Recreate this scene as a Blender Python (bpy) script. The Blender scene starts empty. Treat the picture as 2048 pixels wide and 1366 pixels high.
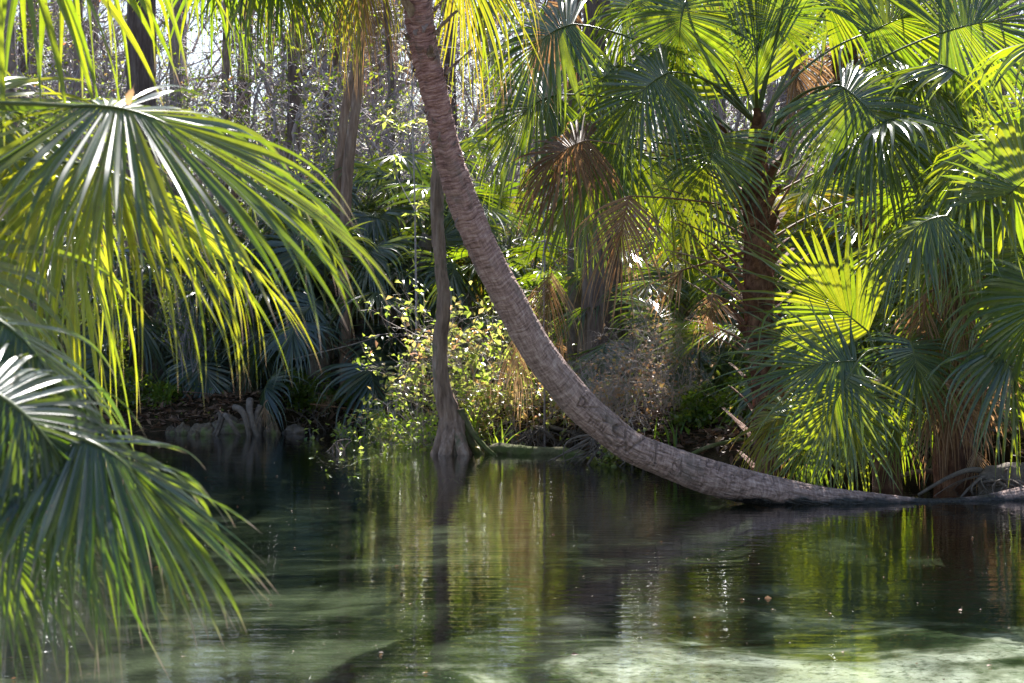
import bpy, math, random
import numpy as np
from mathutils import Vector
PI = math.pi
RS = np.random.RandomState
C = bpy.context.scene.collection
F_PX, HOR, CAMH = 3640.0, 660.0, 1.33          # focal length in photo pixels, horizon row, eye height above the water

def P(px, py, Y):
    """a point of the place at distance Y seen in direction (px, py)"""
    return np.array([(px-1024.0)*Y/F_PX, Y, CAMH+(HOR-py)*Y/F_PX])
def nrm(v):
    v = np.asarray(v, float); return v/(np.linalg.norm(v, axis=-1, keepdims=True)+1e-12)

# ------------------------------------------------------------------ noise
_L = RS(5).rand(64, 64, 64).astype(np.float32)
def vnoise(x, y, z):
    x, y, z = np.broadcast_arrays(np.asarray(x, float), np.asarray(y, float), np.asarray(z, float))
    xi, yi, zi = np.floor(x).astype(int), np.floor(y).astype(int), np.floor(z).astype(int)
    u, v, w = x-xi, y-yi, z-zi
    u, v, w = u*u*(3-2*u), v*v*(3-2*v), w*w*(3-2*w)
    r = 0
    for a in (0, 1):
        for b in (0, 1):
            for c in (0, 1):
                r = r+_L[(xi+a) & 63, (yi+b) & 63, (zi+c) & 63]*(u if a else 1-u)*(v if b else 1-v)*(w if c else 1-w)
    return r*2-1
def fbm(x, y, z, o=4):
    r, a = 0, 1.0
    for i in range(o):
        r = r+a*vnoise(x, y, z); x, y, z, a = x*2.03+7, y*2.03+3, z*2.03+11, a*.5
    return r

# ------------------------------------------------------------------ geometry collector
class G:
    def __init__(s): s.v, s.q, s.t, s.a, s.b, s.n = [], [], [], [], [], 0
    def add(s, V, Q=None, T=None, a=None, b=None):
        V = np.asarray(V, float).reshape(-1, 3); m = len(V)
        if Q is not None and len(Q): s.q.append(np.asarray(Q).reshape(-1, 4)+s.n)
        if T is not None and len(T): s.t.append(np.asarray(T).reshape(-1, 3)+s.n)
        f = lambda k: np.zeros(m) if k is None else (np.full(m, float(k)) if np.isscalar(k) else np.asarray(k, float).reshape(-1))
        s.v.append(V); s.a.append(f(a)); s.b.append(f(b)); s.n += m
        return s
    def tube(s, pts, rad, sides=8, a=None, b=None, cap=True, flat=1.0):
        pts = np.asarray(pts, float); k = len(pts); rad = np.broadcast_to(np.asarray(rad, float), (k,))
        T = nrm(np.gradient(pts, axis=0)); up = np.array([0, 0, 1.]) if abs(T[0][2]) < .9 else np.array([0, 1., 0])
        N = np.zeros_like(T); n = nrm(np.cross(np.cross(T[0], up), T[0]))
        for i in range(k):
            n = nrm(n-T[i]*np.dot(n, T[i])); N[i] = n
        B = np.cross(T, N); th = np.arange(sides)*2*PI/sides
        V = pts[:, None]+rad[:, None, None]*(N[:, None]*np.cos(th)[None, :, None]*flat+B[:, None]*np.sin(th)[None, :, None])
        i, j = np.meshgrid(np.arange(k-1), np.arange(sides), indexing='ij'); j2 = (j+1) % sides
        Q = np.stack([i*sides+j, i*sides+j2, (i+1)*sides+j2, (i+1)*sides+j], -1).reshape(-1, 4)
        V = V.reshape(-1, 3); Tt = None
        aa = None if a is None else (a if np.isscalar(a) else np.repeat(np.asarray(a), sides))
        if cap:
            e = len(V); V = np.vstack([V, pts[0], pts[-1]]); jj = np.arange(sides)
            Tt = np.vstack([np.stack([(jj+1) % sides, jj, np.full(sides, e)], -1), np.stack([(k-1)*sides+jj, (k-1)*sides+(jj+1) % sides, np.full(sides, e+1)], -1)])
            if aa is not None and not np.isscalar(aa): aa = np.append(aa, [a[0], a[-1]])
        return s.add(V, Q, Tt, aa, b)
    def mesh(s, name, mat, smooth=True):
        V = np.vstack(s.v).astype(np.float32)
        me = bpy.data.meshes.new(name); me.vertices.add(len(V)); me.vertices.foreach_set('co', V.ravel())
        q = np.vstack(s.q) if s.q else np.zeros((0, 4), int); t = np.vstack(s.t) if s.t else np.zeros((0, 3), int)
        L = np.concatenate([q.ravel(), t.ravel()]).astype(np.int32)
        st = np.concatenate([np.arange(len(q))*4, len(q)*4+np.arange(len(t))*3]).astype(np.int32)
        me.loops.add(len(L)); me.loops.foreach_set('vertex_index', L)
        me.polygons.add(len(st)); me.polygons.foreach_set('loop_start', st)
        me.update(calc_edges=True)
        me.polygons.foreach_set('use_smooth', np.full(len(st), smooth))
        for nm, dat in (('ta', s.a), ('tb', s.b)):
            at = me.attributes.new(nm, 'FLOAT', 'POINT'); at.data.foreach_set('value', np.concatenate(dat).astype(np.float32))
        for m in (mat if isinstance(mat, (list, tuple)) else [mat]): me.materials.append(m)
        me.validate()
        return me
def put(name, g, mat, parent=None, off=None, smooth=True):
    """one mesh object; off = world position of its thing's base"""
    if off is not None: g.v = [v-np.asarray(off) for v in g.v]
    o = bpy.data.objects.new(name, g.mesh(name, mat, smooth)); C.objects.link(o)
    if parent is not None: o.parent = parent
    elif off is not None: o.location = off
    return o
def tag(o, label=None, cat=None, group=None, kind=None):
    if label: o['label'] = label
    if cat: o['category'] = cat
    if group: o['group'] = group
    if kind: o['kind'] = kind
    return o
def thing(name, loc, label, cat, group=None):
    o = bpy.data.objects.new(name, None); o.empty_display_size = .1; C.objects.link(o); o.location = loc
    return tag(o, label, cat, group)

# ------------------------------------------------------------------ materials
def mat_new(name):
    m = bpy.data.materials.new(name); m.use_nodes = True; nt = m.node_tree; nt.nodes.clear()
    return m, nt
def N(nt, typ, **kw):
    n = nt.nodes.new(typ)
    for k, v in kw.items():
        if k.startswith('_'): setattr(n, k[1:], v)
        else: n.inputs[k.replace('__', ' ')].default_value = v
    return n
def ramp(nt, stops, fac, interp='LINEAR'):
    r = nt.nodes.new('ShaderNodeValToRGB'); r.color_ramp.interpolation = interp; e = r.color_ramp.elements
    e[0].position, e[0].color = stops[0][0], (*stops[0][1], 1); e[1].position, e[1].color = stops[-1][0], (*stops[-1][1], 1)
    for p, c in stops[1:-1]: x = e.new(p); x.color = (*c, 1)
    nt.links.new(fac, r.inputs[0]); return r.outputs[0]
def attr(nt, nm):
    a = nt.nodes.new('ShaderNodeAttribute'); a.attribute_name = nm; return a.outputs['Fac']
def mix(nt, fac, a, b, blend='MIX'):
    m = nt.nodes.new('ShaderNodeMix'); m.data_type = 'RGBA'; m.blend_type = blend
    for s, v in ((0, fac), (6, a), (7, b)):
        if hasattr(v, 'links') or hasattr(v, 'is_output'): nt.links.new(v, m.inputs[s])
        else: m.inputs[s].default_value = v if s == 0 else (*v, 1)
    return m.outputs[2]
def mth(nt, op, a, b=0.0, clamp=False):
    m = nt.nodes.new('ShaderNodeMath'); m.operation = op; m.use_clamp = clamp
    for s, v in ((0, a), (1, b)):
        if hasattr(v, 'is_output'): nt.links.new(v, m.inputs[s])
        else: m.inputs[s].default_value = v
    return m.outputs[0]
def noise(nt, scale, detail=4, vec=None, rough=.55, dist=0, out='Fac', dims='3D'):
    n = nt.nodes.new('ShaderNodeTexNoise'); n.inputs['Scale'].default_value = scale; n.inputs['Detail'].default_value = detail
    n.inputs['Roughness'].default_value = rough; n.inputs['Distortion'].default_value = dist
    if vec is not None: nt.links.new(vec, n.inputs['Vector'])
    return n.outputs[out]
def coords(nt, scale=(1, 1, 1), obj=False):
    if obj: src = nt.nodes.new('ShaderNodeTexCoord').outputs['Object']
    else: src = nt.nodes.new('ShaderNodeNewGeometry').outputs['Position']
    mp = nt.nodes.new('ShaderNodeMapping'); mp.inputs['Scale'].default_value = scale; nt.links.new(src, mp.inputs[0]); return mp.outputs[0]
def surf(nt, sh):
    o = nt.nodes.new('ShaderNodeOutputMaterial'); nt.links.new(sh, o.inputs[0])

def leaf_mat(name, top, trans, tfac, rough=.38, spec=.5, ta_ramp=None, hue=None, tipc=(.30, .20, .10), tip0=.93, spots=0):
    """ta = distance along the leaf (0..1), tb = random per leaflet"""
    m, nt = mat_new(name); ta, tb = attr(nt, 'ta'), attr(nt, 'tb')
    base = ramp(nt, top, tb); tr = ramp(nt, trans, tb)
    if tipc is not None:
        w = noise(nt, 6.0, 2, coords(nt)); f = mth(nt, 'MULTIPLY', mth(nt, 'SUBTRACT', mth(nt, 'ADD', ta, mth(nt, 'MULTIPLY', mth(nt, 'SUBTRACT', w, .5), .25)), tip0), 9.0, True)
        base = mix(nt, f, base, tipc); tr = mix(nt, f, tr, tuple(c*.9 for c in tipc))
    if spots:
        sn = mth(nt, 'MULTIPLY', mth(nt, 'SUBTRACT', noise(nt, 75.0, 3, coords(nt), .6), .62), 14.0, True); sn = mth(nt, 'MULTIPLY', sn, mth(nt, 'MULTIPLY', mth(nt, 'SUBTRACT', noise(nt, 9.0, 2, coords(nt)), .42), 6.0, True))
        base = mix(nt, sn, base, (.20, .13, .07)); tr = mix(nt, sn, tr, (.14, .08, .02))
    fine = noise(nt, 30.0, 3, coords(nt)); v = mth(nt, 'ADD', mth(nt, 'MULTIPLY', fine, .6), .7)
    cb = nt.nodes.new('ShaderNodeCombineColor')
    for i in range(3): nt.links.new(v, cb.inputs[i])
    base = mix(nt, 1.0, base, cb.outputs[0], 'MULTIPLY'); tr = mix(nt, 1.0, tr, cb.outputs[0], 'MULTIPLY')
    p = N(nt, 'ShaderNodeBsdfPrincipled', Roughness=rough); p.inputs['Specular IOR Level'].default_value = spec
    nt.links.new(base, p.inputs['Base Color'])
    t = nt.nodes.new('ShaderNodeBsdfTranslucent'); nt.links.new(tr, t.inputs[0])
    mx = nt.nodes.new('ShaderNodeMixShader'); mx.inputs[0].default_value = tfac
    nt.links.new(p.outputs[0], mx.inputs[1]); nt.links.new(t.outputs[0], mx.inputs[2]); surf(nt, mx.outputs[0]); return m

M = {}
M['frond'] = leaf_mat('palm_green', [(0, (.032, .052, .054)), (.5, (.042, .066, .056)), (1, (.058, .080, .044))],
                      [(0, (.22, .38, .010)), (.5, (.40, .55, .010)), (1, (.62, .66, .015))], .29, .30, .8)
M['fgfrond'] = leaf_mat('near_palm_green', [(0, (.030, .048, .050)), (.5, (.040, .062, .054)), (1, (.055, .078, .044))],
                      [(0, (.22, .38, .010)), (.5, (.42, .55, .010)), (1, (.66, .66, .02))], .30, .36, .6, tip0=.88, tipc=(.34, .22, .16), spots=1)
M['fgshadefrond'] = leaf_mat('near_palm_shaded', [(0, (.024, .040, .040)), (.5, (.036, .058, .050)), (1, (.055, .078, .044))],
                       [(0, (.20, .36, .010)), (.5, (.40, .52, .010)), (1, (.62, .62, .02))], .19, .34, .7, tip0=.85, tipc=(.34, .24, .20), spots=1)  # darker, less translucent copy of the near green: shade put into the colour
M['shadefrond'] = leaf_mat('thicket_palm_shaded', [(0, (.022, .042, .042)), (.5, (.034, .060, .054)), (1, (.050, .078, .050))],
                       [(0, (.20, .36, .03)), (.5, (.34, .48, .03)), (1, (.55, .60, .03))], .17, .30, .8)  # palm green darkened and made less translucent, thicket shade painted into it
M['yfrond'] = leaf_mat('palm_yellowing', [(0, (.09, .11, .03)), (.6, (.14, .13, .035)), (1, (.26, .17, .06))],
                       [(0, (.38, .44, .02)), (.5, (.50, .44, .02)), (1, (.48, .25, .04))], .42, .45, .4, tip0=.75, tipc=(.42, .24, .09))
M['dead'] = leaf_mat('palm_dead', [(0, (.15, .09, .06)), (.5, (.26, .17, .115)), (1, (.40, .30, .22))],
                     [(0, (.42, .20, .07)), (.5, (.55, .30, .12)), (1, (.6, .38, .18))], .36, .6, .3, tip0=.9, tipc=(.22, .13, .08))
M['pet'] = leaf_mat('petiole_green', [(0, (.07, .10, .035)), (1, (.11, .13, .04))], [(0, (.3, .35, .03)), (1, (.4, .4, .04))], .12, .32, .5, tipc=None)
M['petdead'] = leaf_mat('petiole_brown', [(0, (.17, .085, .045)), (.5, (.24, .13, .075)), (1, (.32, .21, .14))], [(0, (.3, .15, .05)), (1, (.4, .22, .1))], .05, .6, .3, tipc=None)
LEAFS = [(0, (.035, .075, .022)), (.45, (.060, .100, .028)), (1, (.110, .130, .035))]
LEAFT = [(0, (.25, .42, .02)), (.5, (.45, .58, .03)), (1, (.70, .68, .05))]
M['leaf'] = leaf_mat('shrub_leaf', LEAFS, LEAFT, .42, .30, .6, tipc=None)
M['farleaf'] = leaf_mat('far_leaf', [(0, (.05, .085, .035)), (.5, (.08, .11, .04)), (.85, (.14, .14, .05)), (1, (.26, .10, .06))],
                        [(0, (.28, .42, .05)), (.5, (.45, .55, .07)), (.85, (.65, .62, .12)), (1, (.7, .2, .1))], .45, .32, .6, tipc=None)
M['mixleaf'] = leaf_mat('turning_leaf', [(0, (.05, .10, .025)), (.45, (.13, .17, .06)), (.62, (.24, .23, .10)), (.8, (.36, .20, .10)), (1, (.36, .23, .19))],
                        [(0, (.35, .55, .02)), (.45, (.60, .68, .12)), (.62, (.75, .66, .18)), (.8, (.72, .36, .12)), (1, (.66, .36, .24))], .48, .30, .6, tipc=None)
M['orangeleaf'] = leaf_mat('orange_leaf', [(0, (.15, .14, .06)), (.5, (.32, .18, .09)), (1, (.36, .27, .22))],
                           [(0, (.6, .55, .15)), (.5, (.72, .36, .12)), (1, (.7, .5, .36))], .45, .4, .5, tipc=None)
M['grass'] = leaf_mat('grass_blade', [(0, (.05, .12, .03)), (1, (.09, .15, .04))], [(0, (.35, .6, .03)), (1, (.6, .7, .05))], .45, .35, .5, tipc=None)
M['litter'] = leaf_mat('dead_litter', [(0, (.06, .035, .025)), (.5, (.13, .075, .05)), (1, (.26, .17, .12))], [(0, (.1, .05, .03)), (1, (.3, .16, .08))], .2, .6, .3, tipc=None)

def bark_mat(name, cols, sc=(1, 1, .25), scale=14, bump=.6, dist=.02, rough=.85, moss=None):
    m, nt = mat_new(name); co = coords(nt, sc, True)
    a = noise(nt, scale, 6, co, .62, .3); b = noise(nt, 2.3, 3, coords(nt, (1, 1, 1), True))
    col = ramp(nt, cols, mth(nt, 'ADD', mth(nt, 'MULTIPLY', a, .75), mth(nt, 'MULTIPLY', b, .3)))
    if moss is not None:
        c, th = moss; mm = noise(nt, 3.1, 5, coords(nt, (1, 1, .6), True), .65)
        col = mix(nt, mth(nt, 'MULTIPLY', mth(nt, 'SUBTRACT', mm, th), 12.0, True), col, c)
    p = N(nt, 'ShaderNodeBsdfPrincipled', Roughness=rough); p.inputs['Specular IOR Level'].default_value = .3
    nt.links.new(col, p.inputs['Base Color'])
    bp = nt.nodes.new('ShaderNodeBump'); bp.inputs['Strength'].default_value = bump; bp.inputs['Distance'].default_value = dist
    nt.links.new(a, bp.inputs['Height']); nt.links.new(bp.outputs[0], p.inputs['Normal']); surf(nt, p.outputs[0]); return m
M['bark'] = bark_mat('bark_dark', [(.3, (.05, .035, .03)), (.5, (.12, .085, .075)), (.75, (.26, .21, .19))], (1, 1, .14), 18, .9, .04)
M['barkpale'] = bark_mat('bark_pale', [(.3, (.12, .09, .08)), (.55, (.27, .22, .20)), (.8, (.42, .37, .34))], (1, 1, .4), 16, .7, .02, moss=((.09, .10, .04), .55))
M['barkred'] = bark_mat('bark_reddish', [(.3, (.08, .048, .036)), (.55, (.27, .18, .135)), (.8, (.46, .37, .31))], (1, 1, .16), 22, .9, .02, moss=((.10, .11, .06), .58))
M['twig'] = bark_mat('twig_bark', [(.3, (.20, .165, .17)), (.6, (.39, .34, .36)), (.8, (.52, .47, .50))], (1, 1, 1), 20, .2, .01, .6)
M['twigpale'] = bark_mat('dry_twig', [(.3, (.25, .19, .16)), (.6, (.42, .34, .30)), (.8, (.55, .47, .42))], (1, 1, 1), 20, .2, .01, .5)
M['boot'] = bark_mat('palm_boots', [(.3, (.040, .018, .012)), (.5, (.12, .055, .035)), (.75, (.40, .22, .14))], (1, 1, .5), 16, .9, .03, .8)
M['mossy'] = bark_mat('mossy_wood', [(.3, (.05, .045, .03)), (.55, (.13, .12, .06)), (.8, (.22, .21, .10))], (1, 1, 1), 14, .9, .03, .95, moss=((.085, .10, .03), .50))
M['root'] = bark_mat('root_wood', [(.3, (.06, .045, .04)), (.55, (.15, .12, .10)), (.8, (.26, .21, .18))], (1, 1, 1), 14, .9, .03, .9)

# ------------------------------------------------------------------ terrain
def interp_px(pts):
    """bank waterline given as (px, py) -> world (X, Y)"""
    out = []
    for px, py in pts:
        Y = CAMH*F_PX/(py-HOR); out.append(((px-1024)*Y/F_PX, Y))
    return np.array(sorted(out))
BK = interp_px([(-500, 868), (200, 866), (420, 868), (560, 864), (850, 860), (935, 880), (985, 888), (1165, 894), (1185, 922), (1290, 928), (1370, 930), (1440, 938), (1600, 952), (1800, 958), (1950, 966), (2060, 992), (2300, 1010)])
def bank(x): return np.interp(x, BK[:, 0], BK[:, 1])
def ground_h(X, Y):
    X, Y = np.asarray(X, float), np.asarray(Y, float)
    d1 = Y-bank(X)+.25*vnoise(X*1.3, Y*1.3, 0)
    d2 = (-.36*np.minimum(Y, 19)-1.5)-X+.4*vnoise(X*.8, Y*.8, 4); d2 = np.minimum(d2, 24-Y+40*(Y < 0)-0*Y)
    d3 = X-(.36*Y+2.3)
    d = np.maximum(d1, np.maximum(np.where(Y < 22, d2, -9), np.where(Y < 18, d3, -9)))
    land = .38*(1-np.exp(-np.clip(d, 0, None)*3.2))+.05*np.clip(d, 0, 12)**.8+.06*fbm(X*1.6, Y*1.6, 1, 4)*np.clip(d*3, 0, 1)+.02*fbm(X*7, Y*7, 2, 2)*np.clip(d*3, 0, 1)
    e = np.clip(-d, 0, None)
    bed = -.62*(1-np.exp(-e*1.3))+.08*fbm(X*.35, Y*.35, 8, 2)*np.clip(e, 0, 1)+.015*fbm(X*2.2, Y*2.2, 3, 3)*np.clip(e, 0, 1)
    return np.where(d > 0, land, np.minimum(bed, -.02))
def grid(xs, ys, f):
    X, Y = np.meshgrid(xs, ys); Z = f(X, Y); nx, ny = len(xs), len(ys)
    i, j = np.meshgrid(np.arange(ny-1), np.arange(nx-1), indexing='ij'); a = i*nx+j
    return np.stack([X, Y, Z], -1).reshape(-1, 3), np.stack([a, a+1, a+nx+1, a+nx], -1).reshape(-1, 4)
xs = np.concatenate([-np.geomspace(3000, 14, 30), np.linspace(-13, 13, 420), np.geomspace(14, 3000, 30)])
ys = np.concatenate([-np.geomspace(3000, 8, 24), np.linspace(-6, 4, 30), np.linspace(4.1, 30, 430), np.geomspace(31, 3000, 60)])
m, nt = mat_new('earth_and_bed'); geo = nt.nodes.new('ShaderNodeNewGeometry'); sx = nt.nodes.new('ShaderNodeSeparateXYZ'); nt.links.new(geo.outputs['Position'], sx.inputs[0])
co = coords(nt)
soil = ramp(nt, [(.3, (.018, .012, .009)), (.5, (.045, .03, .022)), (.72, (.10, .065, .045))], noise(nt, 9, 8, co, .7))
lit = ramp(nt, [(.35, (.02, .018, .01)), (.6, (.07, .06, .025))], noise(nt, 2.0, 5, co, .6)); soil = mix(nt, .35, soil, lit)
sandn = noise(nt, .9, 5, coords(nt, (1, 1.2, 1)), .6, .7)
sand = ramp(nt, [(.36, (.022, .032, .018)), (.44, (.08, .10, .055)), (.51, (.44, .44, .34)), (.60, (.84, .83, .72))], sandn)
sp = noise(nt, 16, 5, co, .7); sand = mix(nt, mth(nt, 'MULTIPLY', mth(nt, 'SUBTRACT', sp, .5), 5, True), sand, (.06, .09, .04))
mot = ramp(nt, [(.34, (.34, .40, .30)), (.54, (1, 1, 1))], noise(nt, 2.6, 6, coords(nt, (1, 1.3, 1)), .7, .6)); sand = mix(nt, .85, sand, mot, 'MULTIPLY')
weed = ramp(nt, [(.36, (.008, .013, .007)), (.52, (.022, .028, .016)), (.66, (.10, .115, .07))], noise(nt, .9, 5, coords(nt, (.7, 1.4, 1)), .6))
edge = mth(nt, 'ADD', mth(nt, 'MULTIPLY', noise(nt, .55, 4, coords(nt, (1, 1.4, 1))), 5.5), mth(nt, 'SUBTRACT', mth(nt, 'MINIMUM', mth(nt, 'MULTIPLY', sx.outputs['X'], 1.1), 1.3), sx.outputs['Y']))
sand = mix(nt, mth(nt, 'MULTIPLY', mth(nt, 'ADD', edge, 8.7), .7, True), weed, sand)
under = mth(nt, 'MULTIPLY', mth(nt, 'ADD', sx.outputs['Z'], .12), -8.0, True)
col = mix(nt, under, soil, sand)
p = nt.nodes.new('ShaderNodeBsdfDiffuse'); nt.links.new(col, p.inputs['Color'])
bp = nt.nodes.new('ShaderNodeBump'); bp.inputs['Strength'].default_value = .8; bp.inputs['Distance'].default_value = .04
nt.links.new(noise(nt, 22, 6, co, .7), bp.inputs['Height']); nt.links.new(bp.outputs[0], p.inputs['Normal']); surf(nt, p.outputs[0])
g = G(); V, Q = grid(xs, ys, ground_h); g.add(V, Q)
tag(put('ground', g, m), kind='structure')

# water: a mirror that lets the bed show through where it is looked into steeply
m, nt = mat_new('spring_water')
wc = coords(nt, (1, 1, 1))
n1 = noise(nt, 2.2, 2, coords(nt, (.6, 1.6, 1)), .5, .2); n2 = noise(nt, 6.5, 2, coords(nt, (.42, 1.6, 1)), .5, .15); n3 = noise(nt, 17, 2, coords(nt, (.6, 1.4, 1)), .5)
h = mth(nt, 'ADD', mth(nt, 'MULTIPLY', n1, .40), mth(nt, 'ADD', mth(nt, 'MULTIPLY', n2, .62), mth(nt, 'MULTIPLY', n3, .12)))
bp = nt.nodes.new('ShaderNodeBump'); bp.inputs['Strength'].default_value = 1.0; bp.inputs['Distance'].default_value = .0046; nt.links.new(h, bp.inputs['Height'])
gl = nt.nodes.new('ShaderNodeBsdfGlossy'); gl.inputs['Roughness'].default_value = .012; gl.inputs[0].default_value = (.95, .97, 1, 1); nt.links.new(bp.outputs[0], gl.inputs['Normal'])
tr = nt.nodes.new('ShaderNodeBsdfTransparent'); tr.inputs[0].default_value = (.77, .83, .79, 1)
fr = nt.nodes.new('ShaderNodeFresnel'); fr.inputs['IOR'].default_value = 1.333; nt.links.new(bp.outputs[0], fr.inputs['Normal'])
mx = nt.nodes.new('ShaderNodeMixShader'); nt.links.new(fr.outputs[0], mx.inputs[0]); nt.links.new(tr.outputs[0], mx.inputs[1]); nt.links.new(gl.outputs[0], mx.inputs[2]); surf(nt, mx.outputs[0])
g = G(); V, Q = grid(np.linspace(-60, 60, 41), np.linspace(-60, 32, 41), lambda X, Y: X*0); g.add(V, Q)
tag(put('water', g, m), kind='structure')

# ------------------------------------------------------------------ palm fronds
def bez(a, b, c, n):
    t = np.linspace(0, 1, n)[:, None]; return (1-t)**2*a+2*t*(1-t)*b+t*t*c
def frond(palm, off, base, hub, d0, n0, R=1.1, spread=250, nseg=48, K=12, cb=70, cl=.35, droop=1.0, loose=1.0, cup=.25, fused=.32, mat='frond', pmat=None,
          seed=0, sag=None, pw=.014, wid=1.0, bias=0.0, name='frond', label=None, ragged=0.0, tbshift=0.0):
    r = RS(seed); base, hub = np.asarray(base, float), np.asarray(hub, float)
    d0 = nrm(d0); n0 = np.asarray(n0, float); n0 = nrm(n0-d0*np.dot(n0, d0)); S = np.cross(d0, n0); R = R*1.05
    # costa
    m = 9; u = np.linspace(0, 1, m); ang = np.radians(cb)*u; T = np.cos(ang)[:, None]*d0-np.sin(ang)[:, None]*n0
    Nn = np.sin(ang)[:, None]*d0+np.cos(ang)[:, None]*n0
    cp = hub+np.vstack([np.zeros(3), np.cumsum((T[1:]+T[:-1])/2*(cl*R/(m-1)), 0)])
    # centre lines of the leaflets
    dd_ = mat == 'dead'
    if dd_: wid *= .72; ragged = max(ragged, .35)
    t = np.linspace(-1, 1, nseg)+r.uniform(-.3, .3, nseg)/nseg*(2.4 if dd_ else 1.0); a = t*np.radians(spread)/2+np.radians(bias)
    uu = np.clip(1-np.abs(t), 0, 1)
    I = lambda A: np.stack([np.interp(uu, u, A[:, k]) for k in range(3)], -1)
    O, Tt, Nt = I(cp), nrm(I(T)), nrm(I(Nn))
    d = nrm(np.cos(a)[:, None]*Tt+np.sin(a)[:, None]*S-cup*np.abs(np.sin(a))[:, None]*Nt)
    L = R*(.80+.20*np.cos(a))*(1-.55*cl*uu)*r.uniform(.9, 1.05, nseg)*(1-ragged*r.rand(nseg)**2)
    ft = np.clip(fused+.05*r.randn(nseg), .2, .8); grav = np.array([0, 0, -1.])
    lo = r.uniform(.2, 1.0, nseg)**1.5*loose*1.35; kink = np.where(r.rand(nseg) < .14*loose, r.uniform(.5, .85, nseg), 9)
    side = r.randn(nseg, 3)*.28; d = nrm(d+Nt*(.05*r.randn(nseg)+.035*(-1.)**np.arange(nseg))[:, None])
    Pts = np.zeros((nseg, K+1, 3)); D = np.zeros_like(Pts); Pts[:, 0] = O; D[:, 0] = d
    for k in range(1, K+1):
        x = k/K; ds = (L/K)[:, None]
        bend = droop*.55*x+np.where(x > ft, lo*(x-ft)*7.5, 0)+np.where((x > kink) & (x < kink+.2), 9, 0)
        dd = d+(grav*bend[:, None]+side*np.where(x > ft, 1, 0)[:, None])*ds
        d = nrm(dd); Pts[:, k] = Pts[:, k-1]+d*ds; D[:, k] = d
    W = np.zeros_like(Pts); W[1:-1] = (Pts[2:]-Pts[:-2])/4; W[0] = (Pts[1]-Pts[0])/2; W[-1] = (Pts[-1]-Pts[-2])/2
    kf = np.clip(np.round(ft*K).astype(int), 1, K-1); idx = np.arange(nseg)
    W0 = W[idx, kf]; w0 = np.minimum(np.linalg.norm(W0, axis=-1), R*np.radians(spread)/nseg*.5*fused*1.2)*wid*r.uniform(.78, 1.05, nseg); wd = nrm(W0); tw = r.randn(nseg)*1.3
    HW = np.zeros((nseg, K+1)); 
    for k in range(K+1):
        x = k/K; post = k > kf; xx = np.clip((x-kf/K)/(1-kf/K), 0, 1)
        dk = D[:, k]; w = nrm(wd-dk*np.sum(wd*dk, -1, keepdims=True)); q = np.cross(dk, w); an = (tw*xx)[:, None]
        w = w*np.cos(an)+q*np.sin(an)
        hw = w0*np.clip(1-xx**1.25, .02, 1)
        wf = nrm(W[:, k]); hf = np.minimum(np.linalg.norm(W[:, k], axis=-1), w0*1.3+.001)
        W[:, k] = np.where(post[:, None], w*hw[:, None], wf*hf[:, None]); HW[:, k] = np.where(post, hw, hf)
    mm = nrm(np.cross(D, W)); Mi = Pts+mm*HW[..., None]*.55
    V = np.stack([Pts-W, Mi, Mi, Pts+W], 2)                                  # seg, k, 4, 3
    ii, kk, ss = np.meshgrid(np.arange(nseg), np.arange(K), np.array([0, 2]), indexing='ij'); b0 = (ii*(K+1)+kk)*4+ss
    Q = np.stack([b0, b0+1, b0+5, b0+4], -1).reshape(-1, 4)
    ta = np.broadcast_to((np.arange(K+1)/K)[None, :, None], (nseg, K+1, 4)); rb = np.clip(.75*r.rand(nseg)+.25*r.rand()+tbshift, 0, 1)
    tb = np.broadcast_to(rb[:, None, None], (nseg, K+1, 4))
    g = G().add(V, Q, None, ta, tb); o = put(name, g, M[mat], palm, off)
    if label: o['label'] = label
    if base is not None:
        ln = np.linalg.norm(hub-base); mid = hub-d0*ln*.5 if sag is None else (base+hub)/2+np.asarray(sag)
        pp = bez(base, mid, hub, 12); allp = np.vstack([pp, cp[1:]])
        rr = np.concatenate([np.linspace(pw*1.5, pw*.8, 12), np.linspace(pw*.75, pw*.12, m-1)])
        g = G().tube(allp, rr, 7, b=r.rand(), flat=.55); put('petiole', g, M[pmat or ('petdead' if mat == 'dead' else 'pet')], o, off)
    return o

def crown(palm, off, top, n, R, pl, seed, emin=-40, emax=75, az0=None, azr=2*PI, mats=('frond',), deadlow=0, nseg=32, K=9, shaft=.3, **kw):
    r = RS(seed)
    for i in range(n):
        f = (i+.5)/n; el = np.radians(emax+(emin-emax)*f+r.uniform(-8, 8)); az = (i*2.39996+r.uniform(-.25, .25)) % (2*PI)
        if az0 is not None: az = az0+(az/(2*PI)-.5)*azr
        dr = np.array([math.cos(az)*math.cos(el), math.sin(az)*math.cos(el), math.sin(el)])
        b = np.asarray(top)+np.array([math.cos(az)*.06, math.sin(az)*.06, -shaft*f]); l = pl*r.uniform(.8, 1.15)
        hub = b+dr*l+np.array([0, 0, -.12*l*math.cos(el)]); d0 = nrm(dr+np.array([0, 0, -.42*math.cos(el)]))
        n0 = nrm(np.array([-math.cos(az)*math.sin(el)*1., -math.sin(az)*math.sin(el), math.cos(el)])+r.randn(3)*.25+1e-3)
        mt = mats[r.randint(len(mats))]
        if i >= n-deadlow: mt = 'dead'
        k2 = dict(spread=r.uniform(200, 270), cb=r.uniform(35, 80), droop=r.uniform(.6, 1.3), loose=r.uniform(.5, 1.1)); k2.update(kw)
        if mt == 'dead': k2.update(droop=5, loose=2.5, cup=.8, spread=190, fused=.3)
        frond(palm, off, b, hub, d0, n0, R*r.uniform(.85, 1.1), nseg=nseg, K=K, mat=mt, seed=seed*100+i, **k2)

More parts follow.
